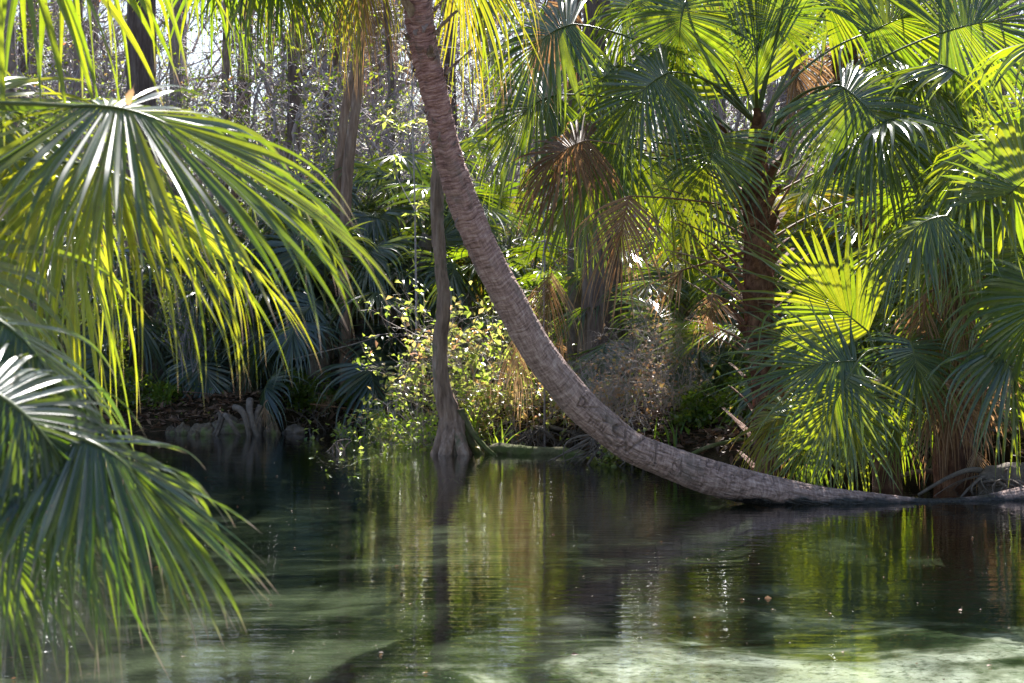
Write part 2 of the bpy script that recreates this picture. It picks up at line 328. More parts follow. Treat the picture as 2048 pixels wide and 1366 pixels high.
def trunk_geo(pts, rad, sides=20, n=60, seed=0, amp=.06, flute=0, freq=6.0, along=1.0):
    pts = np.asarray(pts, float); k = len(pts); s = np.linspace(0, k-1, n)
    def cr(A):
        A = np.asarray(A, float); A2 = np.vstack([2*A[0]-A[1], A, 2*A[-1]-A[-2]]); i = np.minimum(s.astype(int), k-2); f = (s-i)[:, None]
        p0, p1, p2, p3 = A2[i], A2[i+1], A2[i+2], A2[i+3]
        return .5*(2*p1+(p2-p0)*f+(2*p0-5*p1+4*p2-p3)*f**2+(3*p1-p0-3*p2+p3)*f**3)
    c = cr(pts); rr = np.interp(s, np.arange(k), rad); g = G().tube(c, rr, sides)
    V = g.v[0]; cc = np.repeat(c, sides, 0); body = V[:len(cc)]; dv = body-cc; R = np.linalg.norm(dv, axis=1, keepdims=True)
    th = np.tile(np.arange(sides)*2*PI/sides, n); z = np.repeat(np.cumsum(np.r_[0, np.linalg.norm(np.diff(c, axis=0), axis=1)]), sides)
    nn = fbm(np.cos(th)*1.7*freq/6+seed, np.sin(th)*1.7*freq/6, z*freq*.35*along, 4)+.5*fbm(np.cos(th)*5+seed, np.sin(th)*5, z*freq*along*.5, 2)
    if flute: nn = nn+flute*np.cos(th*5+seed+1.5*vnoise(z*.5, 0, seed))
    V[:len(cc)] = cc+dv*(1+amp*nn[:, None]); return g

# ------------------------------------------------------------------ palm boots (old leaf bases)
def boots(palm, off, pts, rad, n, seed, size=1.0, fiber=True, mat='boot'):
    r = RS(seed); pts = np.asarray(pts, float); cum = np.r_[0, np.cumsum(np.linalg.norm(np.diff(pts, axis=0), axis=1))]
    g = G()
    for i in range(n):
        f = (i+.5)/n*cum[-1]; c = np.array([np.interp(f, cum, pts[:, k]) for k in range(3)]); rd = np.interp(f, cum, rad); az = i*2.39996+r.uniform(-.2, .2)
        o = np.array([math.cos(az), math.sin(az), 0]); w = np.array([-math.sin(az), math.cos(az), 0]); l = size*r.uniform(.06, .25); wd = size*r.uniform(.035, .055)
        p = c+o*rd*.75; k = 5; vs = []
        for j in range(k):
            t = j/(k-1); q = p+o*(.15*l+l*.95*t**1.3)+np.array([0, 0, l*t*.9]); hw = wd*(1-.55*t); th = .018*size*(1-.5*t)
            vs += [q-w*hw, q+o*th-w*hw*.2, q+w*hw, q-o*th]
        Q = []
        for j in range(k-1):
            for e in range(4): Q.append((j*4+e, j*4+(e+1) % 4, j*4+4+(e+1) % 4, j*4+4+e))
        Q.append((k*4-4, k*4-3, k*4-2, k*4-1)); g.add(np.array(vs)+r.randn(len(vs), 3)*.004, Q)
        if fiber:
            for _ in range(7):
                s0 = c+o*rd*.9+w*r.uniform(-.06, .06); dd = nrm(o*.6+w*r.uniform(-1, 1)+np.array([0, 0, r.uniform(-.6, .8)])); e0 = s0+dd*r.uniform(.05, .13)
                g.tube(bez(s0, (s0+e0)/2+r.randn(3)*.02, e0+np.array([0, 0, -.02]), 4), .0022, 3, cap=False)
    return put('leaf_bases', g, M[mat], palm, off, smooth=False)
def litter_mass(): pass

# ------------------------------------------------------------------ leaves and shrubs
def add_leaves(g, pos, dirs, length, width, r, tb, curl=.25):
    """rhombic folded leaves; pos, dirs (n,3)"""
    n = len(pos); length = np.broadcast_to(length, (n,))[:, None]; width = np.broadcast_to(width, (n,))[:, None]
    d = nrm(dirs); up = nrm(np.tile([0, 0, 1.], (n, 1))+r.randn(n, 3)*.55); w = nrm(np.cross(d, up)); nn = np.cross(w, d)
    tip = pos+d*length-np.array([0, 0, 1.])*length*curl*r.rand(n, 1); m1 = pos+d*length*.45
    A, B, D_, Tp = pos, m1-w*width+nn*width*.5, m1+w*width+nn*width*.5, tip; Mi = m1
    V = np.stack([A, B, Mi, D_, Tp], 1); i = np.arange(n)*5
    T = np.concatenate([np.stack([i, i+1, i+2], -1), np.stack([i+1, i+4, i+2], -1), np.stack([i, i+2, i+3], -1), np.stack([i+2, i+4, i+3], -1)])
    g.add(V, None, T, .3, np.repeat(tb, 5))
def woody(r, start, d, L, rad, lev, G_, tips, spread=.7, kids=(4, 5, 4), up=.15, seg=5, wig=.14, sides=(7, 5, 3, 3), shr=.55):
    pts = [np.asarray(start, float)]; d = nrm(d)
    for i in range(seg):
        d = nrm(d+r.randn(3)*wig+np.array([0, 0, up*.3])); pts.append(pts[-1]+d*L/seg)
    pts = np.array(pts); G_.tube(pts, np.linspace(rad, rad*.45, seg+1), sides[min(lev, 3)], cap=False)
    if lev >= len(kids): tips.append((pts, rad)); return
    for i in range(kids[lev]):
        f = r.uniform(.25, 1.0); j = min(int(f*seg), seg-1); p = pts[j]+(pts[j+1]-pts[j])*(f*seg-j)
        dd = nrm(nrm(pts[j+1]-pts[j])+r.randn(3)*spread+np.array([0, 0, up]))
        woody(r, p, dd, L*shr*r.uniform(.7, 1.2), rad*.5, lev+1, G_, tips, spread, kids, up, max(3, seg-1), wig, sides, shr)
    tips.append((pts[-3:], rad))
def leaves_on(tips, r, per, size, tbf, ratio=.3, jit=.02, hor=.6, clump=None):
    pos, dr = [], []
    for pts, _ in tips:
        k = r.poisson(per) if clump is None else clump
        if k == 0: continue
        f = r.rand(k)**.7*(len(pts)-1); i = np.minimum(f.astype(int), len(pts)-2); q = pts[i]+(pts[i+1]-pts[i])*(f-i)[:, None]
        t = nrm(pts[-1]-pts[0]); dd = r.randn(k, 3); dd[:, 2] *= hor; pos.append(q+r.randn(k, 3)*jit); dr.append(nrm(dd)+t*.6)
    pos, dr = np.vstack(pos), np.vstack(dr); n = len(pos); s = size*r.uniform(.6, 1.25, n); g = G()
    tb = np.clip(tbf(pos, r), 0, 1); add_leaves(g, pos, dr, s, s*ratio, r, tb); return g
rtb = lambda pos, r: r.rand(len(pos))

def copies(proto, spots, labels, group):
    """proto: thing with children; spots: (x, y, z, rot, scale)"""
    out = []
    for i, (x, y, z, rz, sc) in enumerate(spots):
        if i == 0: o = proto
        else:
            o = proto.copy(); C.objects.link(o)
            for ch in [c for c in proto.children]:
                c = ch.copy(); C.objects.link(c); c.parent = o
                for gc in ch.children: e = gc.copy(); C.objects.link(e); e.parent = c
        out.append((o, (x, y, z, rz, sc), labels[i % len(labels)]))
    for o, (x, y, z, rz, sc), lb in out:
        o.location = (x, y, z); o.rotation_euler = (0, 0, rz); o.scale = (sc, sc, sc); o['label'] = lb; o['group'] = group
    return [o for o, _, _ in out]

# =================================================================== THE LEANING PALM
LC = np.array([(2075, 992, 24), (2010, 1002, 20), (1950, 1010, 17), (1862, 1013, 18), (1780, 1010, 23), (1655, 1001, 28), (1573, 988, 31), (1490, 972, 35), (1407, 950, 35.5), (1324, 918, 33),
               (1262, 892, 32), (1210, 852, 33), (1156, 803, 33.5), (1078, 704, 32), (1020, 602, 31), (967, 500, 30), (925, 400, 29.5), (894, 300, 28), (874, 200, 27), (851, 100, 28), (835, 0, 30),
               (818, -100, 29), (800, -200, 28), (785, -290, 27)], float)
LCY = np.interp(np.arange(len(LC)), [0, 5, 12, 23], [14.35, 14.0, 13.7, 12.9])
lc3 = np.array([P(a, b, y) for (a, b, _), y in zip(LC, LCY)]); lcr = LC[:, 2]*LCY/F_PX
base = np.array([lc3[0][0], lc3[0][1], 0.0])
lean = thing('leaning_palm', base, 'long curved palm trunk leaning out low over the water with carved letters', 'palm tree')
def catmull(A, n):
    A = np.asarray(A, float); k = len(A); s = np.linspace(0, k-1, n); A2 = np.vstack([2*A[0]-A[1], A, 2*A[-1]-A[-2]]); i = np.minimum(s.astype(int), k-2); f = (s-i)[:, None]
    p0, p1, p2, p3 = A2[i], A2[i+1], A2[i+2], A2[i+3]
    return .5*(2*p1+(p2-p0)*f+(2*p0-5*p1+4*p2-p3)*f**2+(3*p1-p0-3*p2+p3)*f**3)
fine = catmull(np.hstack([lc3, lcr[:, None]]), 4000); cum = np.r_[0, np.cumsum(np.linalg.norm(np.diff(fine[:, :3], axis=0), axis=1))]
NS, NT = 1500, 176
ss = np.linspace(0, cum[-1], NS); ctr = np.stack([np.interp(ss, cum, fine[:, k]) for k in range(4)], -1); rad = ctr[:, 3]; ctr = ctr[:, :3]
Tn = nrm(np.gradient(ctr, axis=0)); Fr = np.tile([0, -1., 0], (NS, 1)); Fr = nrm(Fr-Tn*np.sum(Fr*Tn, -1, keepdims=True)); Sd = np.cross(Tn, Fr)   # Fr faces the river
th = np.arange(NT)*2*PI/NT; TH, SS = np.meshgrid(th, ss)
cx, sy = np.cos(TH), np.sin(TH)
up_ = np.clip((SS-4.3)/2.2, 0, 1)                                                # rougher ringed bark higher up
w1 = fbm(cx*1.0, sy*1.0, SS*.9, 3)*.012+.003*vnoise(cx*6, sy*6, SS*8)
ringp = SS+w1
ring = np.abs(((ringp*15+2.6*vnoise(.5, .5, SS*2.3)) % 1)-.5)*2
rb = vnoise(cx*2, sy*2, ringp*22); rb2 = vnoise(cx*4, sy*4, ringp*60)
disp = .0035*rb*(.6+up_*1.4)+.0022*rb2*(.6+up_)-(.0035+.0045*up_)*np.clip(1-ring*5, 0, 1)*(.4+.6*np.clip(vnoise(cx*1.5, sy*1.5, SS*3)+.6, 0, 1))
low = np.clip((4.6-SS)/1.0, 0, 1)
crk = np.abs(vnoise(TH*9+.6*vnoise(cx*3, sy*3, SS*5), SS*4.5, 3.3)); disp -= .0095*low*np.clip(1-crk*9, 0, 1)
crk2 = np.abs(vnoise(cx*3, sy*3, SS*11+5)); disp -= .008*low*np.clip(1-crk2*12, 0, 1)
disp += .010*fbm(cx*.8, sy*.8, SS*.9, 3)+.0015*fbm(cx*7, sy*7, SS*40, 2)
dents = fbm(cx*2.5+9, sy*2.5, SS*6, 2); disp -= .010*np.clip(dents-.75, 0, 1)*(SS < 5)
# carved letters: strokes in photograph pixels, thrown onto the bark
def strokes_at(px, py, size, ang, lines):
    c, s = math.cos(math.radians(ang)), math.sin(math.radians(ang))
    return [[(px+size*(x*c-y*s), py+size*(x*s+y*c)) for x, y in l] for l in lines]
LET = {'D': [[(-.3, -.5), (-.3, .5)], [(-.3, -.5), (.15, -.4), (.35, 0), (.15, .4), (-.3, .5)]], 'B': [[(-.3, -.5), (-.3, .5)], [(-.3, -.5), (.2, -.4), (.2, -.1), (-.3, 0), (.3, .1), (.25, .45), (-.3, .5)]],
       'E': [[(.3, -.5), (-.3, -.5), (-.3, .5), (.3, .5)], [(-.3, 0), (.2, 0)]], 'N': [[(-.3, .5), (-.3, -.5), (.3, .5), (.3, -.5)]],
       'S': [[(.35, -.42), (0, -.52), (-.35, -.35), (-.3, -.05), (.25, .08), (.35, .35), (0, .52), (-.38, .42)]], 'V': [[(-.45, -.5), (-.35, .5), (.6, -.35)]],
       'C': [[(.3, -.4), (-.1, -.5), (-.35, 0), (-.1, .5), (.3, .4)]], 'A': [[(-.3, .5), (0, -.5), (.3, .5)], [(-.2, .1), (.2, .1)]], 'L': [[(-.3, -.5), (-.3, .5), (.3, .5)]],
       'O': [[(0, -.5), (-.35, 0), (0, .5), (.35, 0), (0, -.5)]], '/': [[(-.5, .4), (.5, -.4)]], 'I': [[(0, -.5), (0, .5)]], 'W': [[(-.5, -.5), (-.25, .5), (0, -.3), (.25, .5), (.5, -.5)]], 'K': [[(-.3, -.5), (-.3, .5)], [(.3, -.5), (-.3, 0), (.3, .5)]]}
CV = []
for ch, x, y, sz, an, w in [('D', 1164, 805, 20, 25, 1.9), ('B', 1183, 843, 13, 30, 1.5), ('E', 1194, 850, 12, 30, 1.5), ('N', 1205, 856, 12, 30, 1.5), ('S', 1212, 838, 12, 35, 1.3),
                        ('S', 1240, 872, 46, 12, 2.8), ('V', 1268, 884, 42, 5, 3.0), ('C', 1419, 926, 15, 22, 1.8), ('A', 1432, 931, 14, 22, 1.7), ('L', 1444, 936, 14, 22, 1.7), ('O', 1471, 947, 15, 15, 1.3),
                        ('/', 1500, 953, 22, 10, 1.5), ('I', 1312, 905, 44, 6, 2.2), ('/', 1325, 903, 26, 60, 1.4), ('K', 1352, 925, 15, 20, 1.4), ('I', 1362, 935, 38, 4, 1.5), ('/', 1180, 815, 22, 40, 1.5)]:
    CV += [(l, w) for l in strokes_at(x, y, sz, an, LET[ch])]
surfp = ctr[:, None]+rad[:, None, None]*(Fr[:, None]*cx[..., None]+Sd[:, None]*sy[..., None])
PX = 1024+surfp[..., 0]*F_PX/surfp[..., 1]; PY = HOR-(surfp[..., 2]-CAMH)*F_PX/surfp[..., 1]
front = cx > .05; carve = np.zeros_like(PX)
for l, w in CV:
    for (x0, y0), (x1, y1) in zip(l[:-1], l[1:]):
        dx, dy = x1-x0, y1-y0; t = np.clip(((PX-x0)*dx+(PY-y0)*dy)/(dx*dx+dy*dy+1e-6), 0, 1)
        dd = np.hypot(PX-x0-t*dx, PY-y0-t*dy)+.5*vnoise(PX*.3, PY*.3, 1); carve = np.maximum(carve, np.clip(1.35-dd/w, 0, 1)*min(1, w/2)*front)
disp -= .016*np.clip(carve, 0, 1)-.004*np.clip(carve*3, 0, 1)*(carve < .25)
wet = np.clip(.05-surfp[..., 2]+.03*vnoise(SS*4, cx*2, sy*2), 0, 1)
V = ctr[:, None]+(rad[:, None]+disp)[..., None]*(Fr[:, None]*cx[..., None]+Sd[:, None]*sy[..., None])
i, j = np.meshgrid(np.arange(NS-1), np.arange(NT), indexing='ij'); j2 = (j+1) % NT
g = G().add(V.reshape(-1, 3), np.stack([i*NT+j, i*NT+j2, (i+1)*NT+j2, (i+1)*NT+j], -1).reshape(-1, 4), None, np.clip(np.maximum(carve, .95*low*np.maximum(np.clip(1-crk*8, 0, 1), np.clip(1-crk2*10, 0, 1))+.5*np.clip(1-ring*6, 0, 1)*np.clip(.3+vnoise(cx*2, sy*2, SS*7), 0, 1)), 0, 1.2).ravel(), up_.ravel())
m, nt = mat_new('leaning_palm_bark'); co = coords(nt, (1, 1, 1), True)
av = nt.nodes.new('ShaderNodeAttribute'); av.attribute_name = 'bc'
def bm_(sc):
    mp = nt.nodes.new('ShaderNodeMapping'); mp.inputs['Scale'].default_value = sc; nt.links.new(av.outputs['Vector'], mp.inputs[0]); return mp.outputs[0]
rg = noise(nt, 7, 6, bm_((1, 1, 9)), .68, .12); fs = noise(nt, 16, 6, bm_((3.2, 3.2, .8)), .65, .4)
a = mix(nt, mth(nt, 'ADD', mth(nt, 'MULTIPLY', attr(nt, 'tb'), .45), .45), fs, rg); b = noise(nt, 3.0, 4, bm_((1.5, 1.5, 1)), .6, .4)
c1 = ramp(nt, [(.36, (.10, .055, .045)), (.5, (.31, .20, .17)), (.66, (.55, .40, .35))], a)
c2 = ramp(nt, [(.36, (.10, .038, .032)), (.5, (.31, .145, .125)), (.66, (.56, .33, .29))], a)
col = mix(nt, attr(nt, 'tb'), c1, c2)
col = mix(nt, mth(nt, 'MULTIPLY', mth(nt, 'SUBTRACT', b, .55), 4.0, True), col, (.11, .095, .08))
pz = nt.nodes.new('ShaderNodeSeparateXYZ'); gg = nt.nodes.new('ShaderNodeNewGeometry'); nt.links.new(gg.outputs['Position'], pz.inputs[0])
wl = mth(nt, 'MULTIPLY', mth(nt, 'SUBTRACT', mth(nt, 'ADD', .055, mth(nt, 'MULTIPLY', mth(nt, 'SUBTRACT', noise(nt, 5, 4, co), .5), .16)), pz.outputs['Z']), 30, True)
col = mix(nt, wl, col, (.016, .014, .014)); col = mix(nt, mth(nt, 'MULTIPLY', attr(nt, 'ta'), .6, True), col, (.075, .055, .045))
p = N(nt, 'ShaderNodeBsdfPrincipled', Roughness=.8); nt.links.new(col, p.inputs['Base Color']); nt.links.new(mth(nt, 'SUBTRACT', .85, mth(nt, 'MULTIPLY', wl, .45)), p.inputs['Roughness'])
bp = nt.nodes.new('ShaderNodeBump'); bp.inputs['Strength'].default_value = .8; bp.inputs['Distance'].default_value = .02; nt.links.new(a, bp.inputs['Height']); nt.links.new(bp.outputs[0], p.inputs['Normal']); surf(nt, p.outputs[0])
tk = put('trunk', g, m, lean, base); bc = tk.data.attributes.new('bc', 'FLOAT_VECTOR', 'POINT')
bc.data.foreach_set('vector', np.stack([cx*.13, sy*.13, SS+w1], -1).astype(np.float32).ravel())
# frayed leaf-base scraps on the upper trunk
r = RS(3); M['scrap'] = bark_mat('scrap_bark', [(.3, (.10, .065, .06)), (.6, (.26, .18, .165)), (.8, (.42, .33, .31))], (1, 1, 1), 20, .8, .02)
for k in range(44):
    s_ = np.interp(r.rand()**.6, [0, 1], [5.2, cum[-1]-.5]); i = int(s_/cum[-1]*(NS-1)); az = r.uniform(0, 2*PI); o = Fr[i]*math.cos(az)+Sd[i]*math.sin(az); q = ctr[i]+o*rad[i]*.97; w = np.cross(Tn[i], o)
    l, wd = r.uniform(.03, .085), r.uniform(.010, .03); e = q+o*l*r.uniform(.2, .6)+Tn[i]*l*r.choice([-1, 1])+w*r.randn()*.02
    vs = []
    for t in (0, .35, .7, 1): c_ = q*(1-t)+e*t+o*.010*math.sin(PI*t); hw = wd*(1-.7*t); vs += [c_-w*hw, c_+o*.005, c_+w*hw, c_-o*.005]
    put('bark_scrap', G().add(np.array(vs)+r.randn(16, 3)*.003, [(a_*4+b_, a_*4+(b_+1) % 4, a_*4+4+(b_+1) % 4, a_*4+4+b_) for a_ in (0, 1, 2) for b_ in range(4)]+[(12, 13, 14, 15)]), M['scrap'], lean, base, smooth=False)
ltop = lc3[-1]
i0 = int((cum[-1]-1.6)/cum[-1]*(NS-1))
boots(lean, base, ctr[i0:][::20], rad[i0:][::20]*1.0, 26, 5, .9, mat='barkred')
def hang(palm, off, base_px, hub_px, Y, tip, R, mat, seed, spread=170, **kw):
    b, h = P(*base_px, Y), P(*hub_px, Y); d = np.array([tip[0], tip[2] if len(tip) > 2 else -.1, -tip[1]], float)
    n0 = kw.pop('n0', (-.2, -1, .25)); kw.setdefault('sag', (0, 0, .25)); kw.setdefault('nseg', 44)
    return frond(palm, off, b, h, d, n0, R, spread=spread, seed=seed, mat=mat, **kw)
TP = (785, -290)
hang(lean, base, TP, (715, -140), 13.4, (-.1, 1), 1.05, 'yfrond', 21, 90, droop=3, loose=.8, cb=10, cup=.1)
hang(lean, base, TP, (728, -90), 13.5, (.0, 1), .95, 'dead', 22, 60, droop=3, loose=.6, cb=10, cup=.1)
hang(lean, base, TP, (650, -170), 13.8, (-.5, .8, .2), 1.0, 'frond', 23, 150, droop=2, loose=1.0, tbshift=.3)
hang(lean, base, TP, (905, -170), 13.6, (.15, 1), 1.35, 'yfrond', 24, 100, droop=3, loose=.8, cb=10, tbshift=-.3)
hang(lean, base, TP, (500, -190), 13.5, (-.1, 1), 1.2, 'frond', 26, 170, droop=2.5, loose=1.0)
hang(lean, base, TP, (560, -190), 13.7, (.1, 1), 1.05, 'yfrond', 28, 120, droop=2.5, loose=1.0, tbshift=-.3)
hang(lean, base, TP, (790, -240), 14.2, (.1, 1), 1.0, 'yfrond', 29, 120, droop=3, loose=1.0)
hang(lean, base, TP, (430, -150), 13.4, (-.3, .9), 1.1, 'frond', 27, 190, droop=2, loose=1.0)
hang(lean, base, TP, (530, -150), 13.0, (.2, .9), 1.05, 'frond', 25, 190, droop=2.5, loose=1.2)
crown(lean, base, ltop, 7, 1.0, 1.2, 31, 30, 80, az0=PI/2, azr=PI)

# =================================================================== RIGHT PALM (rough brown trunk)
YB = 16.6
bb = P(1545, 900, YB); bb[2] = float(ground_h(bb[0], bb[1]))-.05
pb = thing('rough_palm', bb, 'tall green palm with shaggy brown trunk and many fan fronds on the right bank', 'palm tree')
bp_ = [P(1545, 920, YB), P(1535, 760, YB), P(1518, 600, YB), P(1514, 450, YB), P(1512, 330, YB), P(1520, 225, YB)]; brd = [.15, .14, .13, .12, .11, .05]
bp_[0][2] = bb[2]-.1
put('trunk', trunk_geo(bp_, brd, 28, 70, 3, .12, freq=14), M['boot'], pb, bb)
boots(pb, bb, catmull(bp_, 20)[1:-2], np.interp(np.linspace(0, 4.6, 17), range(6), brd), 84, 11, 1.45)
def FB(palm, off, base, hub, Y, d, n0, R, seed, mat='frond', **kw):
    """base, hub (px, py[, dY]); d (right, down, away)"""
    y0 = Y+(base[2] if len(base) > 2 else 0); y1 = Y+(hub[2] if len(hub) > 2 else 0)
    return frond(palm, off, P(base[0], base[1], y0), P(hub[0], hub[1], y1), (d[0], d[2], -d[1]), n0, R, seed=seed, mat=mat, **kw)
def B(*a, **k):
    if k.get('mat', 'frond') == 'frond' and (len(a) < 8 or a[7] == 'frond'):
        k['nseg'] = int(k.get('nseg', 50)*1.2); k.setdefault('fused', .42); k['loose'] = k.get('loose', 1.)*.75; k.setdefault('pw', .019); a = list(a); a[5] *= 1.10
    return FB(pb, bb, *a, **k)
CR = (1512, 250)
UPN = (-.15, -.75, .65)
B(CR, (1335, 145, -.5), YB, (-.85, .42, -.1), (-.25, -.8, .6), 1.12, 101, sag=(0, 0, .28), cb=50, spread=225, nseg=54, droop=1.2, cup=.3, loose=.9)
B((1500, 340), (1252, 277, .1), YB, (-.93, .32, -.1), (-.2, -.85, .5), 1.28, 102, sag=(0, 0, .10), cb=48, spread=225, nseg=56, droop=1.4, loose=1.3, tbshift=.1)
B(CR, (1146, 48, .3), YB, (-.95, .22, -.1), (-.15, -.8, .6), 1.15, 103, sag=(0, 0, .38), cb=58, spread=235, nseg=56, droop=1.3)
B((1500, 300), (1112, 190, .6), YB, (-.95, .22, -.1), (-.15, -.8, .6), 1.1, 104, sag=(0, 0, .3), cb=58, spread=235, nseg=56, droop=1.3)
B(CR, (1372, 0, -.2), YB, (-.2, .5, -.3), (-.2, -.7, .7), 1.0, 105, sag=(-.15, 0, .1), cb=60, spread=290, nseg=56, droop=1.6)
B(CR, (1285, -20, .6), YB, (-.6, .5, 0), (-.2, -.7, .7), 1.05, 119, sag=(-.1, 0, .25), cb=60, spread=270, nseg=56, droop=1.5)
B(CR, (1497, 190, .5), YB, (-.35, -.95, .1), (.15, -1, -.1), 1.15, 106, sag=(0, 0, 0), cb=12, spread=150, nseg=44, droop=.25, loose=.3, cup=.1, fused=.62, tbshift=.35)
B((1516, 240), (1512, 180, -.3), YB, (.05, -1, .05), (.1, -1, 0), 1.05, 107, sag=(0, 0, 0), cb=5, spread=50, nseg=26, droop=.1, loose=.15, cup=-.4, fused=.65)
B(CR, (1557, 55, -.3), YB, (.1, -.6, -.5), (.1, -.8, .4), .75, 108, sag=(0, 0, .05), cb=40, spread=280, nseg=52, droop=.7, loose=.7)
B(CR, (1738, 66, .3), YB, (.85, -.45, .1), (.1, -.95, .35), 1.1, 109, sag=(-.08, 0, .25), cb=20, spread=215, nseg=56, droop=.8, loose=.5, cup=.3, fused=.55)
B((1520, 300), (1882, 66, -.3), YB, (.9, -.3, 0), (.1, -.95, .4), 1.3, 110, sag=(-.1, 0, .22), cb=25, spread=225, nseg=60, droop=.9, loose=.6, fused=.52)
B((1520, 290), (1795, 155, -.6), YB, (.95, .05, -.1), (.1, -.75, .65), 1.15, 111, sag=(-.1, 0, .42), cb=50, spread=225, nseg=56, droop=1.5, cup=.4)
B((1516, 330), (1683, 172, -1.2), YB, (.55, .45, -.4), (.05, -.85, .5), 1.3, 112, sag=(-.12, 0, .42), cb=40, spread=265, nseg=64, droop=2.1, cup=.35, loose=1.1)
B((1500, 400), (1370, 330, .4), YB, (-.6, .7, .1), (-.1, -.8, .6), 1.0, 114, sag=(0, 0, .15), cb=60, spread=250, nseg=50, droop=1.8, tbshift=.4)
B((1500, 380), (1175, 280, -.35), YB, (-.95, .25, 0), (-.15, -.85, .5), 1.1, 115, 'dead', sag=(0, 0, .15), cb=50, spread=240, nseg=70, droop=1.8, loose=1.2, cup=.5, wid=1.2, fused=.4, tbshift=-.25, pmat='petdead')
B((1500, 420), (1258, 392, -1.5), YB, (-.25, 1, 0), (-.3, -.9, .3), 1.1, 116, 'dead', sag=(0, 0, .05), cb=20, spread=130, nseg=44, droop=3, loose=1, tbshift=-.1, pmat='petdead')
B((1508, 640), (1425, 588, -.3), YB, (-.1, 1, 0), (-.2, -1, .3), .55, 117, 'dead', sag=(0, 0, .05), cb=20, spread=110, nseg=26, droop=4, loose=1, pw=.02)
B((1505, 500), (1365, 540, .3), YB, (-.6, .6, 0), (-.2, -.8, .5), .6, 118, 'dead', sag=(0, 0, 0), cb=40, spread=80, nseg=20, droop=4, loose=1, pw=.02)
B((1505, 300), (1235, 130, 1.0), YB, (-.7, .5, 0), (-.3, -.7, .7), 1.05, 121, sag=(0, 0, .25), cb=60, spread=260, nseg=54, droop=1.3)
B((1510, 360), (1195, 330, 1.2), YB, (-.7, .6, 0), (-.3, -.7, .7), 1.0, 122, sag=(0, 0, .25), cb=60, spread=260, nseg=50, droop=1.6)
B((1500, 350), (1440, 270, -.6), YB, (-.45, .8, -.2), (-.3, -.8, .5), .9, 123, sag=(0, 0, .15), cb=50, spread=250, nseg=50, droop=1.8)
B((1520, 380), (1840, 250, .3), YB, (.8, .4, 0), (.1, -.7, .7), 1.1, 125, sag=(0, 0, .3), cb=60, spread=260, nseg=54, droop=1.6)
B((1518, 260), (1650, 20, .8), YB, (.5, -.6, 0), (.1, -.9, .3), .95, 126, sag=(0, 0, .1), cb=35, spread=260, nseg=50, droop=.8)
# bare brown leaf stalks left of the trunk
r = RS(9)
for k, (x0, y0, x1, y1) in enumerate([(1505, 330, 1338, 262), (1500, 400, 1300, 290), (1500, 450, 1320, 375), (1500, 480, 1345, 405), (1500, 530, 1355, 440), (1500, 560, 1330, 500), (1498, 590, 1350, 440), (1500, 620, 1340, 505), (1500, 660, 1368, 560),
                                  (1500, 690, 1375, 640), (1505, 720, 1400, 665), (1535, 400, 1690, 325), (1535, 450, 1640, 290), (1540, 480, 1700, 400), (1535, 380, 1600, 250)]):
    a, b = P(x0, y0, YB), P(x1, y1, YB+r.uniform(-.5, .3)); g = G().tube(bez(a, (a+b)/2+np.array([0, 0, .07]), b, 10), np.linspace(.024, .008, 10), 6, b=r.rand(), flat=.6)
    put('petiole', g, M['petdead'] if k not in (0, 14) else M['pet'], pb, bb)
a, b = P(1500, 447, YB-.2), P(1363, 537, YB-.6); g = G(); pts = bez(a, (a+b)/2+np.array([0, 0, .1]), b, 12); g.tube(pts, np.linspace(.02, .004, 12), 5, b=.9, flat=.3); put('petiole', g, M['litter'], pb, bb)

# =================================================================== LOW PALM at the right bank
YC = 15.3
cb_ = P(1775, 780, YC); cb_[2] = float(ground_h(cb_[0], cb_[1]))-.03
pc = thing('low_palm', cb_, 'low bushy palm with a bright backlit fan spreading over the leaning trunk', 'palm tree')
ct = P(1770, 760, YC); put('trunk', trunk_geo([cb_+np.array([.02, 0, -.05]), (cb_+ct)/2, ct], [.13, .12, .09], 20, 24, 4, .15, freq=14), M['boot'], pc, cb_)
Cc = lambda *a, **k: FB(pc, cb_, *a, **k)
CT = (1770, 770)
Cc(CT, (1735, 662, .3), YC, (-.75, -.62, .1), (-.1, -1, -.15), 1.28, 201, sag=(0, 0, 0), cb=5, spread=140, nseg=34, droop=.25, loose=.15, cup=-.1, fused=.30, tbshift=.45, wid=1.15)
Cc(CT, (1712, 722, -.9), YC, (-.97, -.02, -.25), (-.1, -.8, .6), 1.12, 202, cb=25, spread=210, nseg=44, droop=.7, loose=.35, cup=.15, fused=.22)
Cc(CT, (1700, 748, -1.0), YC, (-.5, .75, -.4), (-.1, -.8, .6), 1.0, 212, cb=25, spread=200, nseg=40, droop=1.0, loose=.5, cup=.2, fused=.22, tbshift=.2)
Cc(CT, (1820, 682, -.5), YC, (.1, .5, -.8), (0, -.6, .8), .80, 203, sag=(0, 0, .1), cb=60, spread=290, nseg=40, droop=1.8)
Cc(CT, (1592, 812, -.1), YC, (-.8, .3, 0), (-.1, -.6, .8), .85, 204, 'yfrond', sag=(0, 0, .1), cb=50, spread=230, nseg=44, droop=2.2, loose=1.5, tbshift=-.1)
Cc(CT, (1640, 835, -.5), YC, (-.5, .7, -.2), (-.1, -.8, .6), .75, 205, sag=(0, 0, .1), cb=40, spread=240, nseg=44, droop=2.4, loose=1)
Cc(CT, (1705, 790, -.7), YC, (-.1, .8, -.5), (0, -.8, .6), .85, 206, sag=(0, 0, .1), cb=40, spread=240, nseg=46, droop=2.2, loose=1, tbshift=.3)
Cc(CT, (1680, 760, .2), YC, (-.8, .5, .1), (-.1, -.8, .6), .9, 207, sag=(0, 0, .1), cb=50, spread=250, nseg=46, droop=1.5, loose=1)
